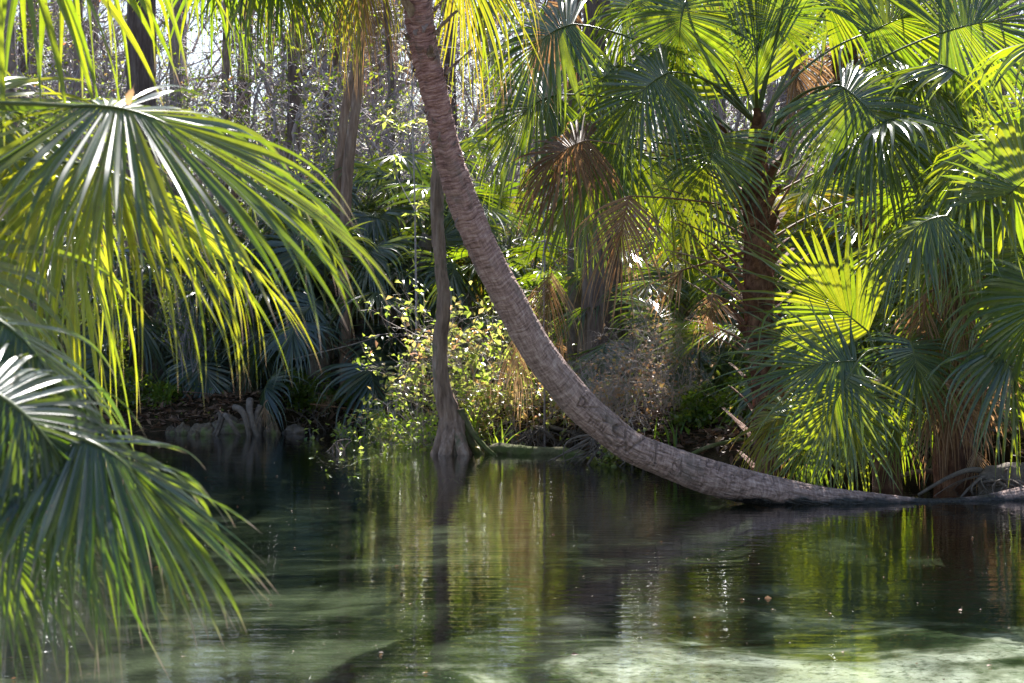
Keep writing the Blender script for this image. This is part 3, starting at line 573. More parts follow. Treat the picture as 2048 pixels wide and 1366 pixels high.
Cc(CT, (1590, 845, .2), YC, (-.3, .9, 0), (-.1, -.9, .4), .55, 208, 'dead', sag=(0, 0, .1), cb=30, spread=120, nseg=28, droop=3, loose=1)
Cc(CT, (1850, 740, .2), YC, (.8, .4, 0), (.1, -.8, .6), .8, 209, sag=(0, 0, .1), cb=50, spread=250, nseg=40, droop=1.6, loose=1)
Cc(CT, (1790, 800, -.4), YC, (.1, 1, -.2), (0, -.9, .4), .65, 210, 'frond', sag=(0, 0, .1), cb=30, spread=200, nseg=40, droop=2.5, loose=1)
Cc(CT, (1640, 690, .7), YC, (-.8, -.2, 0), (-.1, -.9, .3), .8, 211, sag=(0, 0, .1), cb=30, spread=220, nseg=40, droop=.9, loose=.8)

# =================================================================== DROOPING PALM at the right edge
YD = 14.8
db_ = P(1915, 900, YD+.6); db_[2] = float(ground_h(db_[0], db_[1]))-.05
pd_ = thing('drooping_palm', db_, 'shaded palm with long weeping fronds and a skirt of dead leaves at the right edge', 'palm tree')
dp = [db_-np.array([0, 0, .1]), P(1905, 750, YD+.6), P(1915, 600, YD+.5), P(1950, 430, YD+.4), P(1990, 310, YD+.4)]
put('trunk', trunk_geo(dp, [.17, .15, .15, .14, .08], 24, 60, 6, .14, freq=14), M['boot'], pd_, db_)
boots(pd_, db_, catmull(dp, 16)[2:], [.15]*14, 40, 15, 1.1)
D = lambda *a, **k: FB(pd_, db_, *a, **k)
DT = (1985, 330, .4)
D(DT, (2008, 265, -.6), YD, (-.8, .2, -.2), (-.2, -.5, .8), 1.35, 301, sag=(0, 0, .1), cb=65, spread=240, nseg=52, droop=2.0, loose=1.0, cup=.4)
D(DT, (1893, 432, -.9), YD, (-.85, .0, -.2), (-.1, -.6, .8), .95, 302, sag=(0, 0, .1), cb=70, spread=260, nseg=56, droop=3.0, loose=1.0, cup=.5)
D(DT, (2018, 388, -1.0), YD, (.2, -.2, -.2), (.0, -1, .1), .85, 303, sag=(0, 0, 0), cb=20, spread=300, nseg=54, droop=.6, loose=.5, fused=.62, tbshift=.3)
D(DT, (1960, 370, .0), YD, (-.3, .4, -.3), (-.1, -.7, .7), 1.25, 304, sag=(0, 0, .2), cb=60, spread=260, nseg=52, droop=3.0, loose=1.2, cup=.5)
D(DT, (2040, 470, -.4), YD, (.1, .7, -.3), (0, -.8, .6), 1.2, 305, sag=(0, 0, .2), cb=50, spread=260, nseg=50, droop=3, loose=1.2)
D(DT, (1900, 380, .5), YD, (-.5, .6, 0), (-.1, -.7, .7), 1.0, 306, sag=(0, 0, .25), cb=60, spread=240, nseg=52, droop=3.0, loose=1.2, tbshift=.2)
D(DT, (2080, 560, -.8), YD, (-.2, .8, -.2), (0, -.8, .6), 1.1, 307, sag=(0, 0, .2), cb=50, spread=240, nseg=44, droop=3, loose=1.2)
D(DT, (1930, 470, .5), YD, (-.3, .9, 0), (0, -.8, .6), 1.1, 308, sag=(0, 0, .2), cb=40, spread=220, nseg=44, droop=3, loose=1.2, tbshift=.3)
D((1930, 700, .5), (1985, 690, -.5), YD, (.5, .5, -.2), (.1, -.7, .7), 1.0, 309, sag=(0, 0, .2), cb=50, spread=240, nseg=44, droop=2, loose=1)
D((1930, 700, .5), (1880, 640, .2), YD, (-.2, .9, -.2), (0, -.8, .6), .8, 310, sag=(0, 0, .2), cb=50, spread=200, nseg=36, droop=3, loose=1)
for k, (x, y, R_) in enumerate([(1868, 770, .75), (1850, 590, .8), (1930, 620, .8), (1900, 760, .8), (1960, 760, .75), (1990, 640, .7), (1885, 480, .8), (1950, 900, .35)]):
    D((1915, y-20, .5), (x, y, .1), YD, (.05*(k-3), 1, -.1), (0, -1, .2), R_, 320+k, 'dead', sag=(0, 0, .05), cb=15, spread=70+20*(k % 2), nseg=20, droop=4, loose=1.2, pw=.02, K=9)
D((1930, 770, .4), (1890, 765, -.2), YD, (.8, .6, -.1), (0, -1, .3), .7, 330, 'dead', sag=(0, 0, .05), cb=15, spread=60, nseg=9, droop=1, loose=.7, pw=.02)
crown(pd_, db_, dp[-1]+np.array([.3, .2, .2]), 7, 1.1, 1.0, 34, 0, 60)

# =================================================================== NEAR PALM, left edge (its fans hang into the view)
YA = 5.4
ab = np.array([-3.05, 5.3, 0]); ab[2] = float(ground_h(ab[0], ab[1]))-.05
pa = thing('near_palm', ab, 'near palm at the left edge whose big out of focus fans hang over the water', 'palm tree')
at_ = P(-760, 420, YA); put('trunk', trunk_geo([ab-np.array([0, 0, .1]), (ab+at_)/2+np.array([-.05, 0, 0]), at_], [.17, .15, .15], 24, 50, 8, .12, freq=12), M['boot'], pa, ab)
A = lambda *a, **k: FB(pa, ab, *a, **k)
AT = (-740, 380)
kw = dict(mat='fgfrond', K=22); kwshade = dict(mat='fgshadefrond', K=22, pmat='pet')  # second set wears the painted shade; lower fans are toned down further
A((-740, 330), (150, 213, -.25), YA, (.99, -.10, -.0), (-.02, -.40, .92), .93, 403, sag=(0, 0, .14), cb=38, cl=.30, spread=285, nseg=98, droop=.95, cup=.24, loose=1.1, fused=.42, wid=1.12, **kwshade)
A((-740, 370), (128, 325, .25), YA, (.98, .02, -.0), (-.03, -.38, .93), .88, 404, sag=(0, 0, .10), cb=40, cl=.30, spread=280, nseg=88, droop=1.5, cup=.40, loose=1.7, fused=.28, tbshift=.25, **kw)
A((-740, 300), (-10, 270, .8), YA, (.9, .4, .1), (-.1, -.6, .8), 1.2, 405, sag=(0, 0, .18), cb=65, spread=260, nseg=56, droop=2.4, cup=.5, loose=1.5, fused=.28, tbshift=.3, **kw)
A((-740, 330), (-150, 190, .7), YA, (.97, -.12, .1), (-.1, -.6, .8), .85, 406, sag=(0, 0, .12), cb=40, spread=220, nseg=50, droop=1.0, cup=.2, loose=.6, tbshift=.2, **kw)
A((-740, 300), (0, -420, 1.2), YA, (.6, .6, 0), (-.2, -.8, .6), 1.15, 407, sag=(-.1, 0, .2), cb=50, spread=200, nseg=30, droop=2.2, loose=1.3, fused=.28, tbshift=.1, **kw)
A((-740, 320), (-160, -400, .2), YA, (.7, .5, 0), (-.2, -.8, .6), 1.1, 408, sag=(-.1, 0, .2), cb=50, spread=200, nseg=30, droop=2.2, loose=1.3, fused=.28, tbshift=.2, **kw)
A((-740, 500), (-110, 600, -1.0), YA, (.93, .12, -.05), (-.05, -.36, .93), .95, 409, sag=(0, 0, .12), cb=70, cl=.35, spread=250, nseg=76, droop=2.3, cup=.45, loose=1.0, fused=.34, tbshift=-.45, **kwshade)
A((-740, 560), (100, 862, -1.15), YA, (.97, .10, .0), (-.05, -.36, .93), .58, 410, sag=(0, 0, .18), cb=45, cl=.36, spread=235, nseg=72, droop=1.5, cup=.35, loose=.7, fused=.48, bias=6, tbshift=-.35, **kwshade)
A((-740, 560), (-60, 760, -1.3), YA, (.8, .3, -.1), (-.1, -.6, .8), .72, 411, sag=(0, 0, .18), cb=60, spread=240, nseg=70, droop=2.6, cup=.5, loose=1.2, fused=.32, tbshift=-.45, **kwshade)
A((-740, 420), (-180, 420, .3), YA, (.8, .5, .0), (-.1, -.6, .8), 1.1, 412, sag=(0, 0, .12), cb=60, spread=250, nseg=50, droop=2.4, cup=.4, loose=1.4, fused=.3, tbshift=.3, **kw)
A((-740, 560), (-120, 960, -1.0), YA, (.6, .5, -.1), (-.1, -.7, .7), .58, 413, sag=(0, 0, .15), cb=50, spread=230, nseg=54, droop=2.2, cup=.5, loose=1.0, fused=.32, tbshift=-.4, **kwshade)
# the brown leaf caught on its upper fan
q = P(262, 188, YA-.42); r = RS(2); g = G(); n_ = 9
ux, uz = np.array([.35, .0, .93]), np.array([.93, -.1, -.35]); vs = []
for i in range(n_):
    t = i/(n_-1); hw = .0125*math.sin(PI*min(1, t*1.15+.12))**.6*(1 if i % 2 else .8); c_ = q+ux*(t-.5)*.062+np.array([0, -.006*math.sin(t*3), 0]); vs += [c_-uz*hw, c_+np.array([0, -.004, 0]), c_+uz*hw]
g.add(np.array(vs), [(i*3+e, i*3+e+1, i*3+e+4, i*3+e+3) for i in range(n_-1) for e in (0, 1)], None, .2, .8)
tag(put('fallen_leaf', g, M['dead'], None, q), 'small brown dead leaf caught on the upper near palm fan', 'leaf')
HAZE = 0
EXPO = 2.1
# =================================================================== TREES with trunks one can tell apart
def gz(x, y): return float(ground_h(x, y))
def treep(name, label, cat, pts, wid, Y, mat, seed, amp=.07, flute=0, crown_h=0, leafy=0, top=None, kids=(9, 6, 4), sides=18, group=None, lm='farleaf', sp=.8, freq=8, limbs=(), Yt=None, lsize=.075):
    """pts: px,py down to the ground; wid: widths in photograph pixels"""
    Yt = Y if Yt is None else Yt
    k = len(pts); ys = np.linspace(Yt, Y, k); p = [P(a, b, y) for (a, b), y in zip(pts, ys)][::-1]; rr = [w_*y/F_PX/2 for w_, y in zip(wid, ys)][::-1]
    p[0][2] = gz(p[0][0], p[0][1])-.12; off = p[0].copy(); off[2] += .12
    o = thing(name, off, label, cat, group)
    if crown_h:
        d = nrm(p[-1]-p[-2]); p.append(p[-1]+d*crown_h*.6+np.array([0, 0, crown_h*.2])); rr.append(rr[-1]*.55)
    put('trunk', trunk_geo(p, rr, sides, 26+8*len(p), seed, amp, flute, freq), M[mat], o, off)
    r = RS(seed)
    if crown_h:
        g = G(); tips = []
        for i in range(9):
            f = r.uniform(-.1, 1); s0 = p[-2]+(p[-1]-p[-2])*max(f, 0); az = r.uniform(0, 2*PI)
            woody(r, s0, (math.cos(az), math.sin(az), r.uniform(.1, .9)), crown_h*r.uniform(.35, .6), rr[-1]*.6, 0, g, tips, .75, (5, 5, 4), .12, wig=.2)
        put('limbs', g, M['twig'], o, off)
        if leafy: put('crown', leaves_on(tips, r, leafy, .085, rtb, .32), M[lm], o, off)
    for (x0, y0, x1, y1, w_) in limbs:
        g = G(); tips = []; a, b = P(x0, y0, Y), P(x1, y1, Y+r.uniform(-1, 1)); L = np.linalg.norm(b-a)
        woody(r, a, b-a, L, w_*Y/F_PX/2, 0, g, tips, .7, (5, 4, 3), .1, wig=.16); put('branch', g, M['bark' if mat == 'bark' else 'twig'], o, off)
    return o
T = treep
T('cypress_tree', 'thick dark furrowed tree trunk standing behind the near palm fans', 'tree', [(283, -60), (282, 150), (284, 400), (290, 560), (296, 700)], [56, 57, 58, 62, 78], 26, 'bark', 41, .10, crown_h=7, leafy=.4, freq=14)
T('pale_tree', 'slim smooth pale trunk just right of the thick furrowed trunk', 'tree', [(348, -60), (350, 150), (356, 400), (360, 720)], [22, 22, 24, 30], 33, 'barkpale', 42, .03, crown_h=7, leafy=2.5)  # unseen crown above the view, leafed thickly to shade the left thicket
T('slim_tree', 'pale slim trunk rising behind the dark hanging fronds', 'tree', [(455, -60), (450, 200), (447, 450), (445, 740)], [15, 16, 20, 26], 36, 'barkpale', 43, .04, crown_h=7, leafy=2.5)  # its crown, out of view, is also thickened as shade for the thicket
T('grey_tree', 'narrow mottled trunk at the upper left corner of the view', 'tree', [(14, -60), (20, 150), (22, 400), (28, 740)], [24, 25, 28, 36], 31, 'barkpale', 44, .06, crown_h=5, leafy=1)
T('grey_tree', 'thin leaning trunk between the upper left corner and the thick furrowed trunk', 'tree', [(152, -60), (158, 100), (150, 350), (160, 740)], [18, 19, 22, 30], 34, 'barkpale', 45, .06, crown_h=6, leafy=3)
T('branchy_tree', 'dark grey trunk with crooked side branches left of the fork trunk', 'tree', [(606, -60), (592, 40), (590, 140), (588, 300), (592, 480), (590, 740)], [24, 24, 30, 26, 30, 40], 30, 'bark', 46, .09, crown_h=6, leafy=2, limbs=((592, 110, 650, 90, 9), (590, 120, 520, 30, 7), (590, 180, 640, 140, 6)))  # crown out of view made fuller to darken the thicket below
T('leaning_tree', 'dark leaning trunk tilted to the right behind the hanging brown frond', 'tree', [(690, -60), (676, 60), (664, 150), (652, 230), (638, 320), (620, 740)], [17, 18, 18, 20, 22, 34], 34, 'bark', 47, .08, crown_h=4, leafy=1)
T('forked_tree', 'pale lichen covered trunk below the hanging brown frond', 'tree', [(728, -60), (722, 60), (716, 180), (700, 300), (692, 400), (690, 560), (694, 740)], [15, 17, 20, 22, 23, 25, 33], 24.5, 'barkred', 48, .08, crown_h=4, leafy=1)
T('mossy_tree', 'dark mossy trunk leaning against the pale lichen covered trunk', 'tree', [(725, 60), (704, 160), (690, 225), (682, 300), (672, 420), (668, 740)], [12, 16, 18, 18, 20, 26], 25.5, 'barkred', 49, .12)
T('slim_tree', 'short dark trunk seen between the pale trunk and the leaning palm', 'tree', [(768, -60), (778, 100), (785, 240), (778, 300), (768, 360), (760, 740)], [12, 13, 14, 15, 17, 24], 32, 'bark', 50, .08, crown_h=3, leafy=1)
T('cypress_tree', 'broad grey brown trunk flaring to its foot behind the dead hanging fans', 'tree', [(1192, -60), (1196, 160), (1200, 400), (1206, 560), (1212, 680), (1216, 790)], [54, 58, 66, 80, 108, 136], 21.2, 'bark', 51, .07, .07, crown_h=6, leafy=.25, freq=14, sides=40)
T('far_tree', 'grey trunk glimpsed above the long arching fronds on the right', 'tree', [(1812, -60), (1816, 100), (1822, 300), (1826, 700)], [26, 26, 28, 36], 31, 'bark', 52, .07, crown_h=5, leafy=1)
T('far_tree', 'thin grey trunk behind the bright upright fan of the rough palm', 'tree', [(1550, -60), (1545, 150), (1540, 300), (1538, 700)], [15, 16, 18, 26], 34, 'barkpale', 53, .05, crown_h=5, leafy=1)
T('far_tree', 'grey trunk at the right edge beyond the weeping palm', 'tree', [(2010, -60), (2004, 150), (1998, 350), (1996, 700)], [20, 20, 22, 30], 33, 'bark', 55, .06, crown_h=5, leafy=1)
# snag standing in the water
sp_ = [(876, 255), (877, 330), (874, 420), (880, 520), (888, 600), (880, 700), (886, 780), (905, 850)]
def snag():
    Y = 19.6; p = [P(a, b, Y) for a, b in sp_][::-1]; rr = [w_*Y/F_PX/2 for w_ in (25, 26, 25, 24, 27, 28, 34, 44)][::-1]
    b0 = P(908, 912, Y); b0[2] = -.25; off = np.array([b0[0], Y, 0]); p = [b0]+p; rr = [.23]+rr
    o = thing('snag_tree', off, 'thin peeling tree trunk standing in the water on flared roots', 'tree')
    g = trunk_geo(p, rr, 36, 150, 9, .15, .03, 18); put('trunk', g, M['barkred'], o, off)
    r = RS(4)
    for x0, y0, x1, y1, w0, w1, dy in ((898, 850, 864, 910, 30, 20, -.12), (905, 855, 886, 914, 30, 24, -.3), (915, 845, 962, 890, 26, 15, .0), (925, 855, 994, 905, 16, 8, -.15), (912, 855, 932, 914, 28, 22, -.3)):
        a, b = P(x0, y0-25, Y), P(x1, y1+6, Y+dy); b[2] = min(b[2], -.08) if x1 < 960 else -.03; mid = (a+b)/2+np.array([-.35*(b[0]-a[0])*.5, 0, -.05])
        put('root', trunk_geo(bez(a, mid, b, 6), np.linspace(w0, w1, 6)*Y/F_PX/2, 20, 40, x0*.1, .22, .04, 22), M['mossy' if x0 > 912 else 'barkred'], o, off)
    return o
snag()
# leaning reddish palm trunks in the left thicket
def palmtrunk(name, label, pts, wid, Y, seed, nf, R, pl, emin=-30, emax=70, mats=('frond',), mat='root', group=None, boot=0, Yt=None, dead=0, nseg=30, **kw):
    Yt = Y if Yt is None else Yt; k = len(pts); ys = np.linspace(Yt, Y, k)
    p = [P(a, b, y) for (a, b), y in zip(pts, ys)][::-1]; rr = [w_*Y/F_PX/2 for w_ in wid][::-1]; p[0][2] = gz(p[0][0], p[0][1])-.1; off = p[0].copy(); off[2] += .1
    o = thing(name, off, label, 'palm tree', group); put('trunk', trunk_geo(p, rr, 16, 30, seed, .12, 0, 12), M[mat], o, off)
    if boot: boots(o, off, catmull(p, 14), np.interp(np.linspace(0, k-1, 14), range(k), rr), boot, seed, 1.2)
    crown(o, off, p[-1], nf, R, pl, seed, emin, emax, mats=mats, deadlow=dead, nseg=nseg, **kw); return o
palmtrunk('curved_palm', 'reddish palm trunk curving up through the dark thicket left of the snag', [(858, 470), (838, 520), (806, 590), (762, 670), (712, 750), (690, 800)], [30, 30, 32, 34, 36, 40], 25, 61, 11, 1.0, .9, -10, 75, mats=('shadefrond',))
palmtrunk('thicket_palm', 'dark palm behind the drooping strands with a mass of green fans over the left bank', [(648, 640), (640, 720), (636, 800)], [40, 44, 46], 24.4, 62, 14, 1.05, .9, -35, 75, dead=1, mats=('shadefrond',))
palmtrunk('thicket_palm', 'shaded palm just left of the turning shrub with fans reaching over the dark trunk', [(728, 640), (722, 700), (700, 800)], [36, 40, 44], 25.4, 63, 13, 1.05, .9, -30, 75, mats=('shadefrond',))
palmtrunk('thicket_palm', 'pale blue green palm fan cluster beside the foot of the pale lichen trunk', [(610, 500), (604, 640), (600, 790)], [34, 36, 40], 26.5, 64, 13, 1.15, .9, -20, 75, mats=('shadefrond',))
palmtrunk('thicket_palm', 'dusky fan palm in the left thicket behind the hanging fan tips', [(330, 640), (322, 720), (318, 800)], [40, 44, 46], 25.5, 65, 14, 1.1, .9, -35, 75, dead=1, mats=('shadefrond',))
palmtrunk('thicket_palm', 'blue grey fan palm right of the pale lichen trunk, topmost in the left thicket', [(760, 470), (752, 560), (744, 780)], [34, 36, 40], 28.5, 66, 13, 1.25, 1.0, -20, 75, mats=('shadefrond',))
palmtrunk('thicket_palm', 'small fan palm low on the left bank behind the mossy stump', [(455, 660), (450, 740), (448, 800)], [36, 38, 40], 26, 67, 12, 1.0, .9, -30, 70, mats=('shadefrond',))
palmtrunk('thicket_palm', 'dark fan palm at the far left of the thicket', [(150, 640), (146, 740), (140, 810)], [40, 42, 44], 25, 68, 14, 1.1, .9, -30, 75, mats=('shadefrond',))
palmtrunk('tall_palm', 'tall shaggy palm top hanging down between the long arching fronds at upper right', [(1694, -70), (1692, 60), (1690, 300), (1686, 760)], [52, 56, 46, 50], 24, 69, 14, 1.25, 1.1, -60, 60, mats=('frond', 'frond', 'yfrond'), mat='boot', boot=50, dead=3)
palmtrunk('tall_palm', 'palm crown behind the left fans of the rough palm, high beside the leaning trunk', [(1150, -140), (1150, 60), (1150, 400), (1150, 760)], [26, 26, 28, 34], 22.5, 70, 9, 1.2, 1.0, -65, 30, mats=('frond', 'yfrond', 'frond'), mat='root', dead=4)
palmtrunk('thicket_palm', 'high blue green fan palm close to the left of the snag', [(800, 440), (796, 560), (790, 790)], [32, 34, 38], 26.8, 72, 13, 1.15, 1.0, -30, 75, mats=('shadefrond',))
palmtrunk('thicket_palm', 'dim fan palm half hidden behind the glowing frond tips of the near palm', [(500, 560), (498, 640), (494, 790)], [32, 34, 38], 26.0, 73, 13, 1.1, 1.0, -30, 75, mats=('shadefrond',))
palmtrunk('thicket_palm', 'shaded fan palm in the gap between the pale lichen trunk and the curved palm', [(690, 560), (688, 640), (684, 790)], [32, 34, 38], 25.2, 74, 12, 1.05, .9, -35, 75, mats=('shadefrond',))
RG = 'young fan palms on the right bank'
for k, (x, y, Y, n, R, lb) in enumerate([(1085, 640, 23.6, 10, .8, 'bright young fan palm right behind the middle of the leaning trunk'), (1060, 580, 24.5, 11, .9, 'sunlit fan palm behind the upper dead hanging fan'),
        (1310, 650, 21.5, 12, .95, 'small palm with a glowing fan right of the broad flaring trunk'), (1370, 560, 22.5, 13, 1.1, 'blue green fan palm behind the bare brown leaf stalks'), (1395, 770, 19.6, 10, .7, 'low glossy fan palm left of the foot of the rough palm'),
        (1440, 660, 21.0, 12, 1.0, 'dark fan palm behind the rough trunk'), (1600, 520, 20.5, 13, 1.15, 'fan palm filling the gap right of the rough trunk'), (1690, 470, 22.5, 13, 1.2, 'fan palm under the long arching fronds, half hidden by the low palm'),
        (1800, 560, 19.0, 13, 1.1, 'fan palm behind the weeping palm fronds'), (1620, 700, 18.6, 11, .9, 'dark low fan palm behind the fans of the low palm'), (1960, 560, 18.0, 13, 1.1, 'shaded fan palm at the right edge behind the weeping palm'),
        (2030, 760, 16.6, 12, .9, 'dark fan palm low at the right edge of the bank'), (1010, 470, 27, 13, 1.25, 'hazy fan palm behind the leaning trunk at mid height'), (1870, 300, 21.5, 13, 1.25, 'tall fan palm behind the arching fronds near the right edge'),
        (930, 560, 25, 10, .9, 'small fan palm between the snag and the leaning trunk')]):
    h = gz(P(x, y, Y)[0], Y); yb = HOR+(CAMH-h)*F_PX/Y
    palmtrunk('young_palm', lb, [(x, y+20), (x+3, (y+yb)/2), (x+6, yb)], [24, 28, 32], Y, 80+k, n, R, .85, -20, 78, mats=('frond',) if k % 3 else ('frond', 'frond', 'yfrond'), dead=1 if k % 2 else 0, group=RG)

# =================================================================== UNDERGROWTH AND FAR WOODS
def shrub(name, seed, h, n, mat_l, leaf, per, tbf=rtb, mat_w='twig', sp=.6, up=.25, kids=(6, 5, 4), ratio=.3, rad=.02, wig=.2, hor=.6, spreadb=.5, label='', cat='shrub', clump=None, group=None, shr=.55):
    r = RS(seed); g = G(); tips = []
    for i in range(n):
        az = r.uniform(0, 2*PI); d = (math.cos(az)*spreadb*r.rand(), math.sin(az)*spreadb*r.rand(), 1)
        woody(r, (r.randn()*.08*spreadb, r.randn()*.08*spreadb, 0), d, h*r.uniform(.55, .9), rad*r.uniform(.7, 1.2), 0, g, tips, sp, kids, up, 6, wig, shr=shr)
    o = thing(name, (0, 0, 0), label or name, cat, group); put('stems', g, M[mat_w], o)
    if per: put('foliage', leaves_on(tips, r, per, leaf, tbf, ratio, hor=hor, clump=clump), M[mat_l], o)
    return o
def spot(px, Y, rot, sc, dz=-.03): x = (px-1024)*Y/F_PX; return (x, Y, gz(x, Y)+dz, rot, sc)
greens = lambda pos, r: r.rand(len(pos))*.84
# tall twiggy understory trees, three kinds, copied through the woods
US = [shrub('understory_tree', 301, 6.5, 2, 'farleaf', .075, 1.6, rtb, 'twig', .75, .2, (8, 6, 5), rad=.05, spreadb=.35, cat='tree', shr=.5),
      shrub('understory_tree', 302, 7.5, 2, 'farleaf', .075, .6, rtb, 'twig', .7, .3, (8, 6, 5), rad=.06, spreadb=.25, cat='tree', shr=.5),
      shrub('leafy_understory_tree', 303, 6.0, 2, 'leaf', .08, 3.4, greens, 'twig', .75, .2, (8, 6, 5), rad=.05, spreadb=.35, cat='tree', shr=.5)]
r = RS(77)
rows = [(30, 10), (35, 12), (41, 15), (48, 17), (57, 20), (67, 22)]
SP = [[], [], []]
for Y, n in rows:
    for i in range(n):
        px = -250+2560*(i+r.uniform(.1, .9))/n; k = r.choice(3, p=[.45, .2, .35])
        SP[k].append(spot(px, Y+r.uniform(-2, 2.5), r.uniform(0, 6.28), r.uniform(.75, 1.25)*(1+.012*(Y-28))))
copies(US[0], SP[0], ['fine twigged tree with small sunlit leaves in the hazy woods behind the palms'], 'fine twigged trees in the far woods')
copies(US[1], SP[1], ['nearly bare twiggy tree in the hazy woods behind the palms'], 'bare twiggy trees in the far woods')
copies(US[2], SP[2], ['dense small leaved evergreen tree in the hazy woods behind the palms'], 'leafy trees in the far woods')
# trunks of the far woods
tp = thing('woodland_trunk', (0, 0, 0), 'x', 'tree'); rr_ = RS(6)
put('trunk', trunk_geo([(0, 0, -.3), (.1, 0, 3), (-.05, .1, 8), (.15, 0, 15), (.1, .1, 20)], [.22, .17, .15, .12, .06], 12, 50, 3, .08), M['bark'], tp)
g = G(); tips = []
for i in range(14): az = rr_.uniform(0, 6.28); woody(rr_, (0, 0, rr_.uniform(5, 18)), (math.cos(az), math.sin(az), .5), rr_.uniform(2, 4), .05, 0, g, tips, .7, (5, 5, 4), .1, wig=.2)
put('limbs', g, M['twig'], tp); put('crown', leaves_on(tips, rr_, .12, .09, rtb), M['farleaf'], tp)
S_ = []
for Y, n in ((34, 4), (40, 6), (47, 8), (57, 11), (68, 12)):
    for i in range(n): S_.append(spot(-200+2450*(i+r.uniform(.1, .9))/n, Y+r.uniform(-2, 2), r.uniform(0, 6), r.uniform(.7, 1.15)))
copies(tp, S_, ['slim grey trunk among the twigs of the far woods'], 'slim trunks of the far woods')
# low dense bushes closing the view under the trees
LB = [shrub('bush', 311, 2.0, 9, 'leaf', .075, 2.2, greens, 'twig', .7, .2, (6, 5, 4), rad=.02, spreadb=1.1, ratio=.32), shrub('bush', 312, 2.4, 8, 'farleaf', .07, 1.6, rtb, 'twig', .7, .25, (6, 5, 4), rad=.02, spreadb=1.0)]
SP = [[], []]
for Y, n in ((26.5, 13), (30, 14), (36, 15), (44, 17), (54, 20), (66, 22)):
    for i in range(n): SP[r.randint(2)].append(spot(-220+2500*(i+r.uniform(.1, .9))/n, Y+r.uniform(-1, 1.5), r.uniform(0, 6.28), r.uniform(.8, 1.2)*(1+.014*(Y-26))))
copies(LB[0], SP[0], ['glossy small leaved green bush in the undergrowth of the woods'], 'green bushes of the undergrowth')
copies(LB[1], SP[1], ['loose bush with a few red leaves in the undergrowth of the woods'], 'loose bushes of the undergrowth')
# far wood as one mass of small leaves and twigs closing the horizon
def far_mass():
    r = RS(12); n = 9000; x = r.uniform(-34, 34, n); y = 70+r.uniform(0, 12, n); z = r.rand(n)**1.3*9; g = G(); add_leaves(g, np.stack([x*(y/70), y, z], -1), r.randn(n, 3), r.uniform(.15, .4, n), .11, r, r.rand(n)); return put('far_woods', g, M['farleaf'])
tag(far_mass(), 'distant wood closing the view behind the last trunks', kind='stuff')

# sapling with whorls of long leaves left of the leaning trunk
def whorled(name, label, pts, Y, cl, seed, mat='mixleaf', lf=.16, w=5):
    p = [P(a, b, Y) for a, b in pts]; p[-1][2] = gz(p[-1][0], Y)-.05; off = p[-1].copy(); o = thing(name, off, label, 'sapling'); r = RS(seed)
    put('trunk', G().tube(p[::-1], np.linspace(w, w*.5, len(p))*Y/F_PX/2, 7), M['twig'], o, off); gb = G(); gl_ = G()
    for cx_, cy_, k in cl:
        c = P(cx_, cy_, Y+r.uniform(-.4, .4)); q = min(p, key=lambda a: np.linalg.norm(a-c-np.array([0, 0, .2]))); gb.tube(bez(q, (q+c)/2+np.array([0, 0, -.05]), c, 5), np.linspace(.008, .004, 5), 4, cap=False)
        dd = r.randn(k, 3); dd[:, 2] = dd[:, 2]*.5+.1; add_leaves(gl_, np.tile(c, (k, 1))+r.randn(k, 3)*.02, dd, lf*r.uniform(.7, 1.2, k), lf*.16, r, r.uniform(.25, .6, k), .4)
    put('branches', gb, M['twig'], o, off); put('foliage', gl_, M[mat], o, off)
whorled('sapling', 'slender sapling with whorls of long yellow green leaves left of the leaning trunk', [(826, -40), (824, 200), (830, 420), (832, 560), (836, 860)], 22.5,
        [(770, 240, 12), (800, 255, 9), (835, 245, 10), (790, 345, 7), (845, 165, 6), (828, 430, 8), (850, 405, 6), (800, 140, 6), (810, 100, 5), (850, 120, 6), (795, 320, 6), (842, 380, 6)], 5)
whorled('sapling', 'sapling with bright single leaves behind the leaning trunk under the dead fans', [(1085, 380), (1090, 480), (1088, 600), (1090, 800)], 20.5,
        [(1060, 480, 6), (1100, 470, 6), (1150, 500, 5), (1040, 520, 4), (1120, 540, 6), (1080, 560, 6), (1170, 530, 4)], 6, lf=.12)

# shrub with turning leaves round the snag, and the twiggy one right of it
def turning(pos, r): return np.clip(.22+.20*r.randn(len(pos))+.26*vnoise(pos[:, 0]*1.6, pos[:, 1], pos[:, 2]*2.2), 0, 1)
def place(o, px, Y, sc=1, rz=0, label=None, dz=-.05):
    x = (px-1024)*Y/F_PX; o.location = (x, Y, gz(x, Y)+dz); o.scale = (sc,)*3; o.rotation_euler = (0, 0, rz); tag(o, label); return o
place(shrub('turning_shrub', 321, 1.45, 10, 'mixleaf', .08, 1.5, turning, 'twigpale', .7, .12, (6, 5, 3), rad=.012, spreadb=1.1, ratio=.27), 850, 20.9, 1, 0, 'leafy shrub with green, yellow and orange leaves left of the snag at the water')
place(shrub('turning_shrub', 322, 1.7, 11, 'mixleaf', .09, 1.1, lambda p_, r: np.clip(turning(p_, r)+.12, 0, 1), 'twigpale', .7, .15, (6, 5, 3), rad=.012, spreadb=1.2, ratio=.28), 950, 21.6, 1.05, 1, 'sunlit orange and pink leaved shrub between the snag and the leaning trunk')
place(shrub('turning_shrub', 323, .95, 8, 'mixleaf', .09, 2.0, turning, 'twig', .7, .0, (6, 5, 3), rad=.010, spreadb=1.8, ratio=.27), 775, 22.2, 1, 0, 'low yellow green shrub overhanging the dark water left of the snag')
